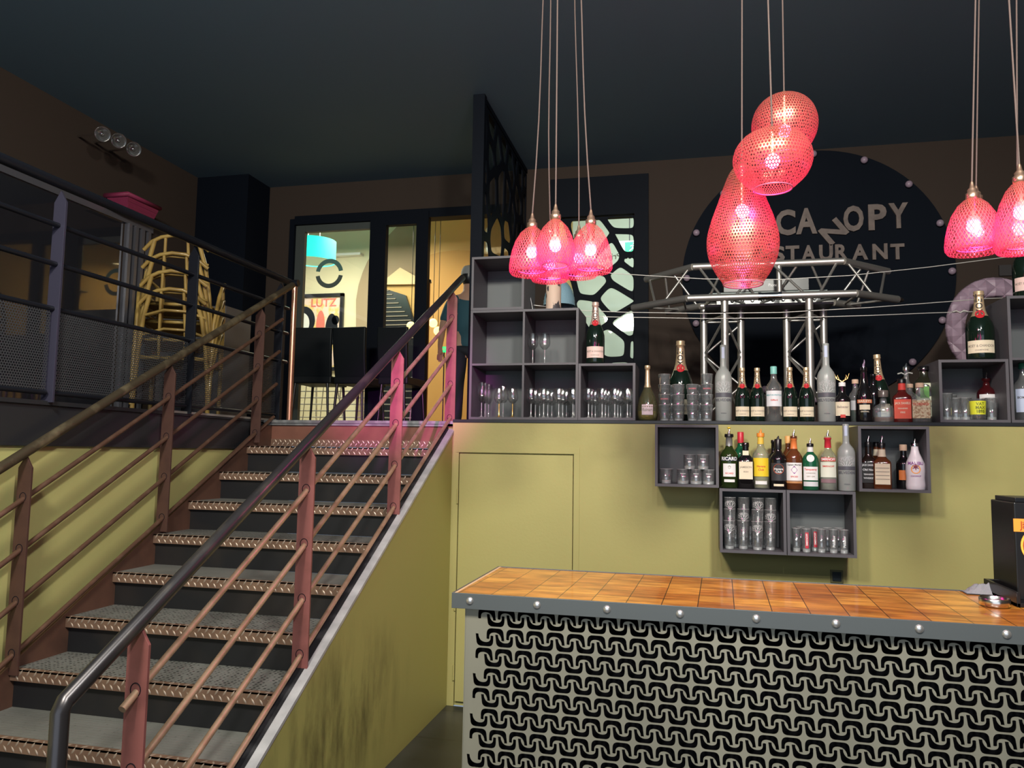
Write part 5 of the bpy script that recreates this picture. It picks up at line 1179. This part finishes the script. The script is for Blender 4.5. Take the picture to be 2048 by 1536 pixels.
# slatted dark shutter under the vault
sl = thing('slatted_shutter', 'dark horizontal slatted shutter seen through the narrow door pane', 'shutter', (b1.x-.05, 10.12, FZ))
x0, x1 = P(768, 640, 'y', 10.12).x, P(826, 640, 'y', 10.12).x; z0, z1 = P(790, 668, 'y', 10.12).z, P(790, 580, 'y', 10.12).z
q = MB(); q.prism([(x0-.2, FZ+.001), (x1, FZ+.001), (x1, z0+.15), (x0+.28, z1-.06), (x0-.2, z1+.10)], lambda u, v: Vector((u, 10.215, v)), lambda u, v: Vector((u, 10.2595, v))); q.build('board', M_blacks, sl)
q = MB()
for i in range(12):
    z = z0-.05+i*(z1-z0)/10; xe = x1-(max(0, z-(z0+.15))*.78)
    q.box(x0-.15, xe-.02, 10.200, 10.2145, z, z+.012)
q.build('slats', mat('slat_grey', (.25, .22, .17), .5), sl)
# teal drum lamps
def drum(px, py, wpx, hpx, Y, label, es=1.6):
    p = P(px, py, 'y', Y); k = depth(p)/FPX; r = wpx*k/2; h = hpx*k
    r_ = thing('drum_lamp', label, 'lamp', (p.x, Y, p.z-h/2), 'teal drum lamps of the far room')
    MB().lathe([(r, p.z-h/2), (r, p.z+h/2)], (p.x, Y, 0), 40, cap0=False, cap1=False).build('shade', mat('teal_shade', (.1, .7, .6), .6, emit=(.02, .85, .62), es=es), r_)
    MB().lathe([(r*.97, p.z-h/2+.01), (.0001, p.z-h/2+.01)], (p.x, Y, 0), 32, cap0=False).build('diffuser', mat('pale_diffuser', (.6, .75, .6), .6, emit=(.5, .75, .45), es=.35), r_)
    MB().tube((p.x-.08, Y, p.z+h/2), (p.x-.08, Y, 5.3), .004, 6).tube((p.x+.08, Y, p.z+h/2), (p.x+.08, Y, 5.3), .004, 6).build('suspension', M_white, r_)
drum(627, 503, 88, 42, 8.6, 'teal glowing drum lamp seen through the left door pane')
drum(655, 434, 60, 16, 9.3, 'blue-teal drum lamp higher up, barely showing at the top of the door pane', 1.3)
# wall picture, wire chair, white shelf
p0, p1 = P(606, 589, 'y', RY-.03), P(684, 694, 'y', RY-.03)
pc = thing('framed_poster', 'black-framed colourful portrait poster on the cream wall behind the left door pane', 'poster', ((p0.x+p1.x)/2, RY-.03, p1.z-.35))
zb_ = p1.z-.35; q = MB(); fw = .05
q.box(p0.x-.3, p1.x, RY-.05, RY-.002, p0.z-fw, p0.z); q.box(p0.x-.3, p1.x, RY-.05, RY-.002, zb_, zb_+fw); q.box(p1.x-fw, p1.x, RY-.05, RY-.002, zb_, p0.z); q.box(p0.x-.3, p0.x-.3+fw, RY-.05, RY-.002, zb_, p0.z); q.build('frame', M_blacks, pc)
pm = mat('poster_print', (.80, .62, .55), .5, noise=(7, (.75, .55, .20), .45, .55)); pl_ = MB(); pl_.box(p0.x-.27, p1.x-fw, RY-.02, RY-.004, zb_+fw, p0.z-fw)
pl_.cur = 1; cx, cz = p0.x+.02, p0.z-.42
def blob(q, cx, cz, rx, rz, y, n_=24, a0=0, a1=2*PI): q.add([(cx, y, cz)]+[(cx+rx*math.cos(a0+(a1-a0)*i/n_), y, cz+rz*math.sin(a0+(a1-a0)*i/n_)) for i in range(n_+1)], [(0, i+1, i+2) for i in range(n_)])
blob(pl_, cx, cz+.02, .19, .22, RY-.021); pl_.cur = 2; blob(pl_, cx-.02, cz-.02, .12, .16, RY-.022); pl_.cur = 1
blob(pl_, cx+.46, cz-.12, .10, .24, RY-.021); blob(pl_, cx+.52, cz+.02, .06, .07, RY-.021)
pl_.cur = 3; blob(pl_, cx, cz-.36, .26, .17, RY-.0215); pl_.cur = 4; blob(pl_, cx+.28, cz-.05, .07, .22, RY-.021); pl_.cur = 5; blob(pl_, cx-.06, cz+.0, .05, .018, RY-.0225)
pl_.cur = 1; vv, ff = text2d('LUTZ', .17, .004); pl_.cur = 4; pl_.add([(p1.x-.33+v[0], RY-.022, p0.z-.14+v[1]) for v in vv], ff)
pl_.build('print', [pm, M_blacks, M_white, mat('violet_print', (.16, .10, .38), .5), mat('coral_print', (.70, .18, .14), .5), mat('magenta_print', (.70, .04, .25), .5)], pc)
a, b = P(668, 512, 'y', RY-.02), P(726, 511, 'y', RY-.02)
tag(MB().box(a.x, b.x, RY-.12, RY-.002, a.z-.025, a.z+.012).build('wall_ledge', M_white), 'narrow white ledge on the cream wall beside the teal lamp', 'shelf')
# white wire chair/rack low behind the black chairs
wr = thing('wire_rack', 'white wire rack glimpsed low between the black chair legs', 'rack', (P(665, 800, 'y', 8.0).x, 8.0, FZ))
x0, x1 = P(598, 800, 'y', 8.0).x, P(828, 800, 'y', 8.0).x; z0, z1 = FZ+.0, P(660, 762, 'y', 8.0).z+.05
q = MB()
for i in range(9): z = FZ+.02+i*(z1-FZ-.04)/8; q.path([(x0, 8.0, z), (x1, 8.0, z)], .007, 6)
for i in range(7): x = x0+.05+i*(x1-x0-.1)/6; q.path([(x, 7.99, FZ), (x+.05, 7.99, z1)], .006, 6)
q.build('wire_grid', M_white, wr)
MB().path([(x0+.1, 8.25, FZ), (x0+.16, 8.1, z1-.1), (x0+.3, 8.05, z1-.04), (x0+.42, 8.1, z1-.12), (x0+.48, 8.25, FZ)], .010, 8).build('bent_leg', M_white, wr)
tag(MB().box(x0-.2, x1+.9, 8.32, 8.47, FZ+.001, FZ+.11).build('low_bench', mat('pale_wood', (.78, .66, .46), .6)), 'long pale low bench on the far room floor behind the wire rack', 'bench')
# white table edge seen through the right opening
# black upholstered chairs with their backs to the stairs
def chair(px, wpx, Y, ytop, label, yaw=0):
    p = P(px, ytop, 'y', Y); w_ = wpx*depth(p)/FPX; ht = p.z-FZ
    r_ = thing('dining_chair', label, 'chair', (0, 0, 0), 'black high-backed chairs at the top of the stairs'); h2 = w_/2
    q = MB(); vs = []; nz_ = 10
    for j in range(nz_+1):
        t = j/nz_; z = .42+(ht-.42)*t; yo = .02-.035*math.sin(t*PI*.9)+(-.05*t*t); hw = h2*(1-.07*(1-t)**1.5 if t < 1 else 1)
        for (sx_, dy_) in ((-1, -.02), (1, -.02), (1, .02), (-1, .02)): vs.append((sx_*hw, yo+dy_, z))
    fs = [(0, 1, 2, 3), tuple(4*nz_+i for i in range(4))]
    for j in range(nz_):
        for i in range(4): fs.append((4*j+i, 4*j+(i+1) % 4, 4*j+4+(i+1) % 4, 4*j+4+i))
    q.add(vs, fs)
    def pt(nm, q, m_, bv=0): o_ = q.build(nm, m_, None, bv); o_.parent = r_; o_.location = (0, 0, 0); _fix(o_, q); return o_
    ml = mat('black_faux_leather', (.006, .008, .010), .5, spec=.2)
    pt('backrest', q, ml, .01); pt('seat', MB().box(-h2*.97, h2*.97, -.02, .42, .40, .47), ml, .012)
    for sx_ in (-1, 1):
        for y_ in (-.01, .40): pt('leg', MB().path([(sx_*(h2-.04), y_, .40), (sx_*(h2-.015), y_+(-.02 if y_ < .1 else .02), 0)], [.014, .010], 8), M_blacks)
    r_.location = (p.x, Y, FZ); r_.rotation_euler = (0, 0, yaw); return r_
chair(628, 84, 6.35, 657, 'black high-backed chair at the head of the stairs, leftmost of three', .10)
chair(704, 72, 6.42, 656, 'black high-backed chair in the middle of the row of three', -.05)
chair(790, 66, 6.48, 656, 'black high-backed chair on the right, partly behind the stair handrail', -.06)
# rail post, exit sign, small bulbs in the far room
p = P(857, 566, 'y', 8.0)
rp_ = thing('rail_post', 'slim dark metal post with round cap seen through the right opening', 'post', (p.x, 8.0, FZ)); MB().tube((p.x, 8.0, FZ), (p.x, 8.0, p.z), .022, 12).build('post', mat('bronze_dark', (.16, .09, .05), .35, .7), rp_); MB().lathe([(.035, p.z), (.035, p.z+.03), (.02, p.z+.04)], (p.x, 8.0, 0), 14).build('cap', M_blacks, rp_)
p = P(888, 699, 'y', 9.0)
ex_ = thing('exit_sign', 'small green lit exit sign low behind the pink stair post', 'sign', (p.x, 9.0, p.z-.05)); MB().box(p.x-.07, p.x+.07, 8.99, 9.02, p.z-.035, p.z+.035).build('panel', mat('green_sign', (.02, .5, .15), .5, emit=(.03, .8, .25), es=1.2), ex_)
vv, ff = text2d('EXIT', .05, .001); MB().add([(p.x+v[0], 8.989, p.z+v[1]) for v in vv], ff).build('lettering', M_inkw, ex_); MB().tube((p.x, 9.01, FZ), (p.x, 9.01, p.z-.035), .008, 8).build('stand', M_blacks, ex_)
for i, (px, py) in enumerate(((822, 652), (866, 646), (876, 662))):
    p = P(px, py, 'y', 8.8)
    o_ = MB().ball((p.x, 8.8, p.z), .055, 10)
    tl = thing('globe_lamp', ['small warm globe lamp at the edge of the narrow pane', 'upper small warm globe lamp in the right opening', 'lower small warm globe lamp in the right opening'][i], 'lamp', (p.x, 8.8, p.z-.06), 'warm globe lamps of the far room')
    o_.build('globe', mat('warm_globe', (1, .8, .4), .5, emit=(1, .72, .25), es=2.2), tl); MB().tube((p.x, 8.8, p.z+.05), (p.x, 8.8, 5.3), .004, 6).build('cord', M_blacks, tl)
# exit sign and lit wall beyond the cut-out window
struct('wall_side_room', MB().box(-1.46, 1.2, 9.4, 9.5, FZ, 4.6), mat('grey_green_wall', (.50, .56, .50), .8))
struct('ceiling_side_room', MB().box(-1.46, 1.3, BY+.12, 9.5, 4.6, 4.7), M_crw)
struct('wall_side_room_end', MB().box(1.2, 1.3, BY+.12, 9.5, FZ, 4.6), M_brown)
p = P(1259, 495, 'y', 8.6)
e2 = thing('exit_sign', 'green running-figure exit sign behind the cut-out window screen', 'sign', (p.x, 8.6, p.z-.08)); MB().box(p.x-.13, p.x+.13, 8.59, 8.62, p.z-.075, p.z+.075).build('panel', mat('white_sign', (.7, .75, .72), .5, emit=(.6, .8, .7), es=.4), e2)
q = MB(); q.box(p.x-.05, p.x+.12, 8.585, 8.59, p.z-.06, p.z+.06); q.cur = 1; y = 8.584
q.path([(p.x+.04, y, p.z+.005), (p.x+.03, y, p.z-.02), (p.x+.0, y, p.z-.045)], .006, 5); q.path([(p.x+.035, y, p.z-.01), (p.x+.06, y, p.z-.03), (p.x+.07, y, p.z-.05)], .006, 5); q.path([(p.x+.01, y, p.z+.01), (p.x+.04, y, p.z+.02), (p.x+.07, y, p.z+.0)], .005, 5); q.ball((p.x+.05, y, p.z+.04), .011, 6)
q.build('pictogram', [mat('sign_green', (.01, .32, .14), .5, emit=(.01, .5, .2), es=.4), M_inkw], e2); MB().tube((p.x, 8.605, p.z+.075), (p.x, 8.605, 4.59), .006, 6).build('bracket', M_blacks, e2)
# blue beaded lamp behind the pendants
p = P(1128, 600, 'y', 6.2); r0_ = .13
bl_ = thing('beaded_lamp', 'pale blue beaded dome lamp on the upper floor behind the carton tube', 'lamp', (p.x-.0, 6.2, FZ))
zc = P(1120, 612, 'y', 6.2).z; q = MB(); prof = []
for i in range(25): a = PI/2*i/24; prof.append((r0_*math.cos(a)*(1+.02*(i % 2)), zc+.22*math.sin(a)))
q.lathe(prof, (p.x-.04, 6.2, 0), 40, cap0=False, cap1=False).build('shade', mat('pale_blue_beads', (.30, .50, .62), .35, bump=(160, .6)), bl_)
MB().lathe([(.13, FZ), (.13, FZ+.02), (.018, FZ+.04), (.018, zc+.20)], (p.x-.04, 6.2, 0), 16).build('stand', M_blacks, bl_)

# ------------------------------------------------------------------ tension wires
def wire(pts, label):
    v = [P(a, b, 'y', y) for a, b, y in pts[:-1]]; q_ = P(pts[-1][0], pts[-1][1], 'y', pts[-1][2]); v.append(q_)
    if q_.z < LZ+.69: v[-1] = Vector((1.689, 4.98, q_.z))
    else: v.append(Vector((3.4, 5.6, q_.z+.1)))
    if v[0].z < LZ+.35: v[0] = Vector((-.337, 5.0, v[0].z))
    elif v[0].z < LZ+.69: v[0] = Vector((-.687, 5.0, v[0].z))
    else: v.insert(0, Vector((-1.037, 5.0, v[0].z+.03))); tag(MB().path(v, .0028, 6).build('tension_wire', mat('wire_steel', (.62, .60, .56), .35, .4)), label, 'wire', 'steel wires strung across the upper floor edge')
wire([(1158, 535, 5.08), (1225, 547, 5.08), (1410, 558, 5.08), (1560, 559, 5.08), (1700, 551, 5.08), (1860, 534, 5.08), (2022, 513, 5.12)], 'topmost steel wire, crossing in front of the truss')
wire([(1160, 621, 5.08), (1250, 624.5, 5.08), (1410, 627, 5.08), (1560, 625, 5.08), (1740, 615, 5.08), (1860, 606, 5.08), (1975, 597, 5.12)], 'upper of the two close steel wires just below the truss')
wire([(1128, 632, 5.08), (1250, 634.5, 5.08), (1410, 637, 5.08), (1560, 636, 5.08), (1740, 631, 5.08), (1860, 626, 5.08), (1990, 622, 5.12)], 'lower of the two close steel wires just below the truss')
wire([(1272, 724, 5.08), (1410, 727, 5.08), (1560, 727, 5.08), (1700, 724, 5.08), (1860, 718, 5.08), (1990, 711, 5.12)], 'steel wire running just above the bottle necks')
wire([(1275, 742, 5.08), (1410, 749, 5.08), (1560, 752, 5.08), (1700, 751, 5.08), (1850, 745, 5.08), (1900, 742, 5.12)], 'lowest steel wire, behind the bottle necks')
for i, (px, py) in enumerate(((1905, 624), (1795, 748))):
    a, b = P(px, py, 'y', 5.075), P(px+30, py-1, 'y', 5.075)
    tag(MB().path([a, a.lerp(b, .25)+Vector((0, 0, .006)), a.lerp(b, .5)-Vector((0, 0, .006)), a.lerp(b, .75)+Vector((0, 0, .006)), b], .005, 8).build('turnbuckle', MATS['wire_steel']), ['wire tensioner beside the cream-labelled magnum', 'wire tensioner behind the red-labelled whiskey'][i], 'wire tensioner')
# lilac quilted chair back behind the right shelves
c = P(1990, 655, 'y', 6.0); qc = thing('quilted_chair', 'lilac round-backed quilted chair behind the right cube shelves', 'chair', (c.x, 6.0, FZ))
m = mat('lilac_quilt', (.34, .24, .31), .45); nt, N, L = nodes(m); b = N['Principled BSDF']; tc = N.new('ShaderNodeTexCoord'); mp = N.new('ShaderNodeMapping'); mp.inputs['Rotation'].default_value = (0, R(45), 0); L.new(tc.outputs['Object'], mp.inputs[0])
s3 = N.new('ShaderNodeSeparateXYZ'); L.new(mp.outputs[0], s3.inputs[0]); hx = mth('PINGPONG', s3.outputs['X'], .04); hz = mth('PINGPONG', s3.outputs['Z'], .04); hh = mth('MINIMUM', hx, hz)
bp = N.new('ShaderNodeBump'); bp.inputs['Distance'].default_value = .6; bp.inputs['Strength'].default_value = .8; L.new(hh, bp.inputs['Height']); L.new(bp.outputs[0], b.inputs['Normal'])
q = MB(); n_ = 48; RX, RZ = .31, .35; zc = c.z+.0; vs = []
ringsp = [(1.0, -.03), (1.03, .0), (1.0, .03), (.74, .045), (.64, .03), (.61, .0), (.64, -.03), (.74, -.045)]
for k_, (s_, dy_) in enumerate(ringsp):
    for i in range(n_): a = 2*PI*i/n_; vs.append((c.x+RX*s_*math.cos(a), 6.0+dy_, zc+RZ*s_*math.sin(a)))
fs = []
for k_ in range(8):
    for i in range(n_): fs.append((k_*n_+i, k_*n_+(i+1) % n_, ((k_+1) % 8)*n_+(i+1) % n_, ((k_+1) % 8)*n_+i))
q.add(vs, fs, True); q.build('backrest', m, qc)
MB().lathe([(.27, FZ+.40), (.29, FZ+.43), (.29, FZ+.48), (.26, FZ+.50)], (c.x, 6.26, 0), 32).build('seat', m, qc)
for sx_, sy_ in ((-1, -1), (1, -1), (-1, 1), (1, 1)): MB().tube((c.x+sx_*.17, 6.26+sy_*.17, FZ), (c.x+sx_*.17, 6.26+sy_*.17, FZ+.40), .014, 8).build('leg', M_blacks, qc)
p = P(2010, 541, 'y', BY-.01)
tag(MB().box(p.x-.045, p.x+.045, BY-.02, BY-.001, p.z-.045, p.z+.045).build('wall_switch', mat('dark_switch', (.05, .045, .045), .35)), 'small dark switch plate on the brown wall above the quilted chair', 'switch')

# ------------------------------------------------------------------ left side upper floor
a, b = P(262, 455, 'x', UX+.03), P(296, 640, 'x', UX+.03)
wy1 = b.y+.05
w3 = thing('window_3', 'x', None, (UX, 4.5, 2.0)); del w3['label']; w3['kind'] = 'structure'
z0_, z1_ = FZ+.10, P(250, 447, 'x', UX).z
y0_, y1_ = 2.6, P(296, 550, 'x', UX).y
q = MB(); q.box(UX, UX+.03, y0_, y1_, z1_, z1_+.05); q.box(UX, UX+.03, y0_, y1_, z0_-.05, z0_)
for k_ in range(4): q.box(UX+.002, UX+.03+.008*k_, y1_-.06-.09*k_, y1_-.09*k_-.025, z0_, z1_)
q.build('frame', mat('pale_alu_frame', (.22, .22, .26), .35, .6), w3)
MB().box(UX+.004, UX+.010, y0_, y1_-.36, z0_, z1_).build('pane', mat('mirror_dark_glass', (.02, .02, .026), .03, spec=1.0, coat=1), w3)
# pink wicker basket on top of the window frame
p = P(252, 425, 'x', UX+.12); k = depth(p)/FPX
bk_ = thing('wicker_basket', 'magenta wicker basket perched on the left window frame', 'basket', (UX+.2, p.y, z1_+.05)); m = mat('magenta_wicker', (.27, .03, .085), .6); nt, N, L = nodes(m); b = N['Principled BSDF']
tc = N.new('ShaderNodeTexCoord'); wv = N.new('ShaderNodeTexBrick'); mp = N.new('ShaderNodeMapping'); mp.inputs['Rotation'].default_value = (R(90), 0, R(90)); L.new(tc.outputs['Object'], mp.inputs[0]); L.new(mp.outputs[0], wv.inputs[0]); wv.inputs['Scale'].default_value = 1; wv.inputs['Brick Width'].default_value = .03; wv.inputs['Row Height'].default_value = .012; wv.inputs['Mortar Size'].default_value = .002
bp = N.new('ShaderNodeBump'); bp.inputs['Strength'].default_value = 1; bp.inputs['Distance'].default_value = .01; L.new(wv.outputs['Fac'], bp.inputs['Height']); L.new(bp.outputs[0], b.inputs['Normal'])
ya, yb = P(192, 430, 'x', UX+.14).y, P(300, 420, 'x', UX+.14).y; zb_ = z1_+.052; tp_ = zb_+.11; ya += .22
q = MB(); q.add([(UX+.06, ya+.06, zb_), (UX+.20, ya+.06, zb_), (UX+.20, yb-.02, zb_), (UX+.06, yb-.02, zb_), (UX+.02, ya, tp_), (UX+.24, ya, tp_), (UX+.24, yb, tp_), (UX+.02, yb, tp_)], [(0, 1, 2, 3), (0, 1, 5, 4), (1, 2, 6, 5), (2, 3, 7, 6), (3, 0, 4, 7)]); q.build('basket_body', m, bk_)
MB().path([(UX+.02, ya, tp_), (UX+.24, ya, tp_), (UX+.24, yb, tp_), (UX+.02, yb, tp_)], .02, 8, closed=True).build('rim', m, bk_)
MB().box(UX+.001, UX+.22, ya+.02, yb-.02, z1_+.050, z1_+.0515).build('bracket', M_black, bk_)
# three small clear spotlights under the ceiling
for i, (px, py) in enumerate(((204, 268), (236, 281), (266, 298))):
    p = P(px, py, 'x', UX+.32); tl = thing('spotlight', ['leftmost', 'middle', 'rightmost'][i]+' of the three clear glass spotlights on the upper left wall', 'spotlight', tuple(p), 'clear glass spotlights on the upper left wall')
    q = MB().lathe([(.012, -.06), (.030, -.035), (.05, .0), (.06, .03), (.056, .035), (.044, .0), (.02, -.02)], (0, 0, 0), 20, cap0=True, cap1=False)
    rot = Vector((.75, -.55, -.35)).to_track_quat('Z', 'Y').to_matrix(); q.v = [p+rot @ v for v in q.v]; q.build('glass_shade', clear_glass('spot_glass', (.8, .8, .8), .12, .12, .5, (.3, .3, .3), .2), tl)
    q = MB().tube(p-rot @ Vector((0, 0, .055)), (UX+.001, p.y+.1, p.z+.05), .010, 8); q.build('arm', M_cap, tl)
    MB().ball(p+rot @ Vector((0, 0, .0)), .012, 8).build('bulb', M_cap, tl)
# stacked bamboo armchairs
M_bam = mat('bamboo', (.42, .28, .08), .35, noise=(9, (.28, .17, .045), .4, .7), coat=.3)
def bamboo(loc, rz, label):
    r_ = thing('bamboo_armchair', label, 'chair', (0, 0, 0), 'bamboo armchairs stacked behind the fence')
    def pt(nm, q, m_=M_bam): o_ = q.build(nm, m_, None); o_.parent = r_; o_.location = (0, 0, 0); _fix(o_, q)
    for s_ in (-1, 1):
        pt('leg', MB().path([(s_*.25, -.24, 0), (s_*.25, -.24, .42), (s_*.24, -.20, .64)], .015, 8))
        pt('leg', MB().path([(s_*.255, .24, 0), (s_*.245, .25, .25), (s_*.225, .27, .50), (s_*.195, .31, .72), (s_*.15, .35, .88)], .016, 8))
        pt('arm_loop', MB().path([(s_*.24, -.20, .64), (s_*.275, -.08, .67), (s_*.285, .06, .64), (s_*.28, .18, .52), (s_*.262, .25, .30), (s_*.258, .25, .10)], .014, 8))
        pt('back_strut', MB().path([(s_*.09, .27, .43), (s_*.085, .31, .66), (s_*.075, .36, .90)], .011, 8))
    pt('back_hoop', MB().path([(-.22, .33, .83), (-.15, .355, .885), (-.07, .37, .915), (.02, .37, .92), (.10, .36, .905), (.17, .345, .87), (.225, .325, .81)], .014, 8))
    for k_ in range(2): z = .60+.13*k_; pt('back_slat', MB().path([(-.215, .28+.03*k_, z), (-.1, .33+.03*k_, z+.035), (.05, .335+.03*k_, z+.038), (.21, .28+.03*k_, z-.005)], .010, 6))
    pt('seat_frame', MB().path([(-.25, -.24, .42), (.25, -.24, .42), (.23, .25, .44), (-.23, .25, .44)], .014, 8, closed=True))
    pt('seat', MB().box(-.22, .22, -.22, .23, .425, .440), mat('cane_seat', (.30, .20, .08), .7))
    r_.location = loc; r_.rotation_euler = (0, 0, rz); return r_
cb = P(368, 600, 'x', -3.75)
for k_ in range(4):
    bamboo((-3.74-.012*k_, cb.y-.02+.02*k_, FZ+.135*k_), R(205), ['bottom', 'second from bottom', 'third', 'topmost'][k_]+' bamboo armchair of the stack behind the fence')
# grey box standing behind the bamboo stack
a, b = P(428, 612, 'y', 5.9), P(448, 700, 'y', 5.9)
tag(MB().box(a.x-.55, b.x, 5.9, 6.3, FZ, a.z).build('grey_cabinet', mat('grey_board', (.12, .115, .12), .6), bevel=.004), 'plain grey cabinet standing behind the stacked bamboo chairs', 'cabinet')
# dark bulkhead pillar in the upper left corner
a = P(410, 400, 'y', BY-.4); b = P(495, 400, 'y', BY-.4)
struct('wall_corner', MB().box(UX, b.x, BY-.40, BY-.001, FZ, CZ-.001), M_black)

# ------------------------------------------------------------------ person in the right opening
def skin(name, joints, edges, m_, parent, lv=2):
    me = bpy.data.meshes.new(name); me.from_pydata([j[0] for j in joints], edges, []); me.materials.append(m_)
    o_ = bpy.data.objects.new(name, me); C.objects.link(o_); o_.parent = parent
    md = o_.modifiers.new('skin', 'SKIN'); md.use_smooth_shade = True
    for i, j in enumerate(joints):
        me.skin_vertices[0].data[i].radius = j[1] if isinstance(j[1], tuple) else (j[1], j[1]); me.skin_vertices[0].data[i].use_root = (i == 0)
    sb = o_.modifiers.new('sub', 'SUBSURF'); sb.levels = lv; sb.render_levels = lv; return o_
pp = P(928, 700, 'y', 7.75)
pe = thing('person', 'person in blue shirt and cap seen from behind through the right opening, arm hanging down', 'person', (pp.x+.04, 7.75, FZ))
hz = 1.74
J = [((0, 0, .95), (.13, .10)), ((0, 0, 1.10), (.125, .095)), ((0, .01, 1.28), (.15, .10)), ((0, .01, 1.42), (.10, .08)), ((0, 0, 1.50), .055), ((0, -.01, 1.58), .06), ((0, -.01, 1.66), (.078, .095)), ((0, -.005, 1.74), .06)]
E = [(i, i+1) for i in range(7)]
def add(par, pts):
    k_ = par
    for p_ in pts: J.append(p_); E.append((k_, len(J)-1)); k_ = len(J)-1
    return k_
for s_ in (-1, 1):
    wr_ = add(3, [((s_*.17, .01, 1.40), .058), ((s_*.265, .03, 1.14), .045), ((s_*.29, -.05, .92), .030), ((s_*.29, -.075, .86), (.034, .018))])
    for f_, (dx_, ln_) in enumerate(((-.024, .062), (-.008, .072), (.008, .068), (.022, .052))):
        add(wr_, [((s_*.29+dx_, -.085, .82), .0095), ((s_*.29+dx_, -.09, .82-ln_*.5), .009), ((s_*.29+dx_, -.082, .82-ln_), .0075)])
    add(wr_, [((s_*.29-s_*.03, -.10, .85), .010), ((s_*.29-s_*.035, -.115, .81), .008)])
    add(0, [((s_*.09, 0, .86), .095), ((s_*.10, -.01, .50), .062), ((s_*.105, .01, .10), .042), ((s_*.105, -.10, .035), (.045, .03)), ((s_*.105, -.16, .03), (.04, .025))])
skin('body', J, E, M_skin, pe)
msh = mat('teal_blue_shirt', (.03, .10, .14), .8)
J2 = [((0, 0, .86), (.150, .120)), ((0, 0, .96), (.150, .120)), ((0, 0, 1.10), (.14, .11)), ((0, .01, 1.28), (.165, .115)), ((0, .01, 1.41), (.115, .095)), ((0, 0, 1.465), .065)]; E2 = [(i, i+1) for i in range(5)]
for s_ in (-1, 1):
    k_ = len(J2); J2 += [((s_*.175, .01, 1.40), .070), ((s_*.265, .03, 1.15), .056)]; E2 += [(4, k_), (k_, k_+1)]
skin('shirt', J2, E2, msh, pe)
J3 = [((0, 0, .95), (.140, .110))]; E3 = []
for s_ in (-1, 1):
    k_ = len(J3); J3 += [((s_*.09, 0, .86), .104), ((s_*.10, -.01, .50), .075), ((s_*.105, .01, .09), .062)]; E3 += [(0, k_), (k_, k_+1), (k_+1, k_+2)]
skin('trousers', J3, E3, mat('dark_trousers', (.012, .018, .03), .8), pe)
def ptp(nm, q, m_): o_ = q.build(nm, m_, None); o_.parent = pe; o_.location = (0, 0, 0); _fix(o_, q); return o_
q = MB().lathe([(.088, 1.68), (.088, 1.70), (.082, 1.74), (.06, 1.775), (.02, 1.79), (.0001, 1.79)], (0, -.005, 0), 24, cap1=False); q.prism([(-.075, -.07), (.075, -.07), (.055, -.165), (0, -.18), (-.055, -.165)], lambda u, v: Vector((u, v, 1.692)), lambda u, v: Vector((u, v, 1.684))); ptp('cap', q, mat('grey_cap', (.35, .36, .36), .7))
ptp('hair', MB().lathe([(.060, 1.58), (.078, 1.61), (.085, 1.66), (.086, 1.682)], (0, .006, 0), 20, cap0=False, cap1=False), M_blacks)
for s_ in (-1, 1):
    ptp('eye', MB().ball((s_*.028, -.092, 1.665), .010, 8), M_white); ptp('ear', MB().ball((s_*.082, 0, 1.65), .018, 8, 1.5), M_skin); ptp('shoe', MB().lathe([(.052, 0), (.056, .02), (.045, .06), (.03, .075)], (0, 0, 0), 16, dep=2.0, cap0=True).__class__().lathe([(.050, 0), (.054, .02), (.044, .06), (.03, .08)], (s_*.105, -.06, 0), 16, dep=2.1), M_blacks)
ptp('nose', MB().path([(0, -.09, 1.67), (0, -.108, 1.635), (0, -.095, 1.63)], [.008, .012, .006], 8), M_skin); ptp('mouth', MB().box(-.022, .022, -.096, -.088, 1.598, 1.606), mat('lips', (.40, .14, .12), .5))
pe.rotation_euler = (0, 0, R(200))
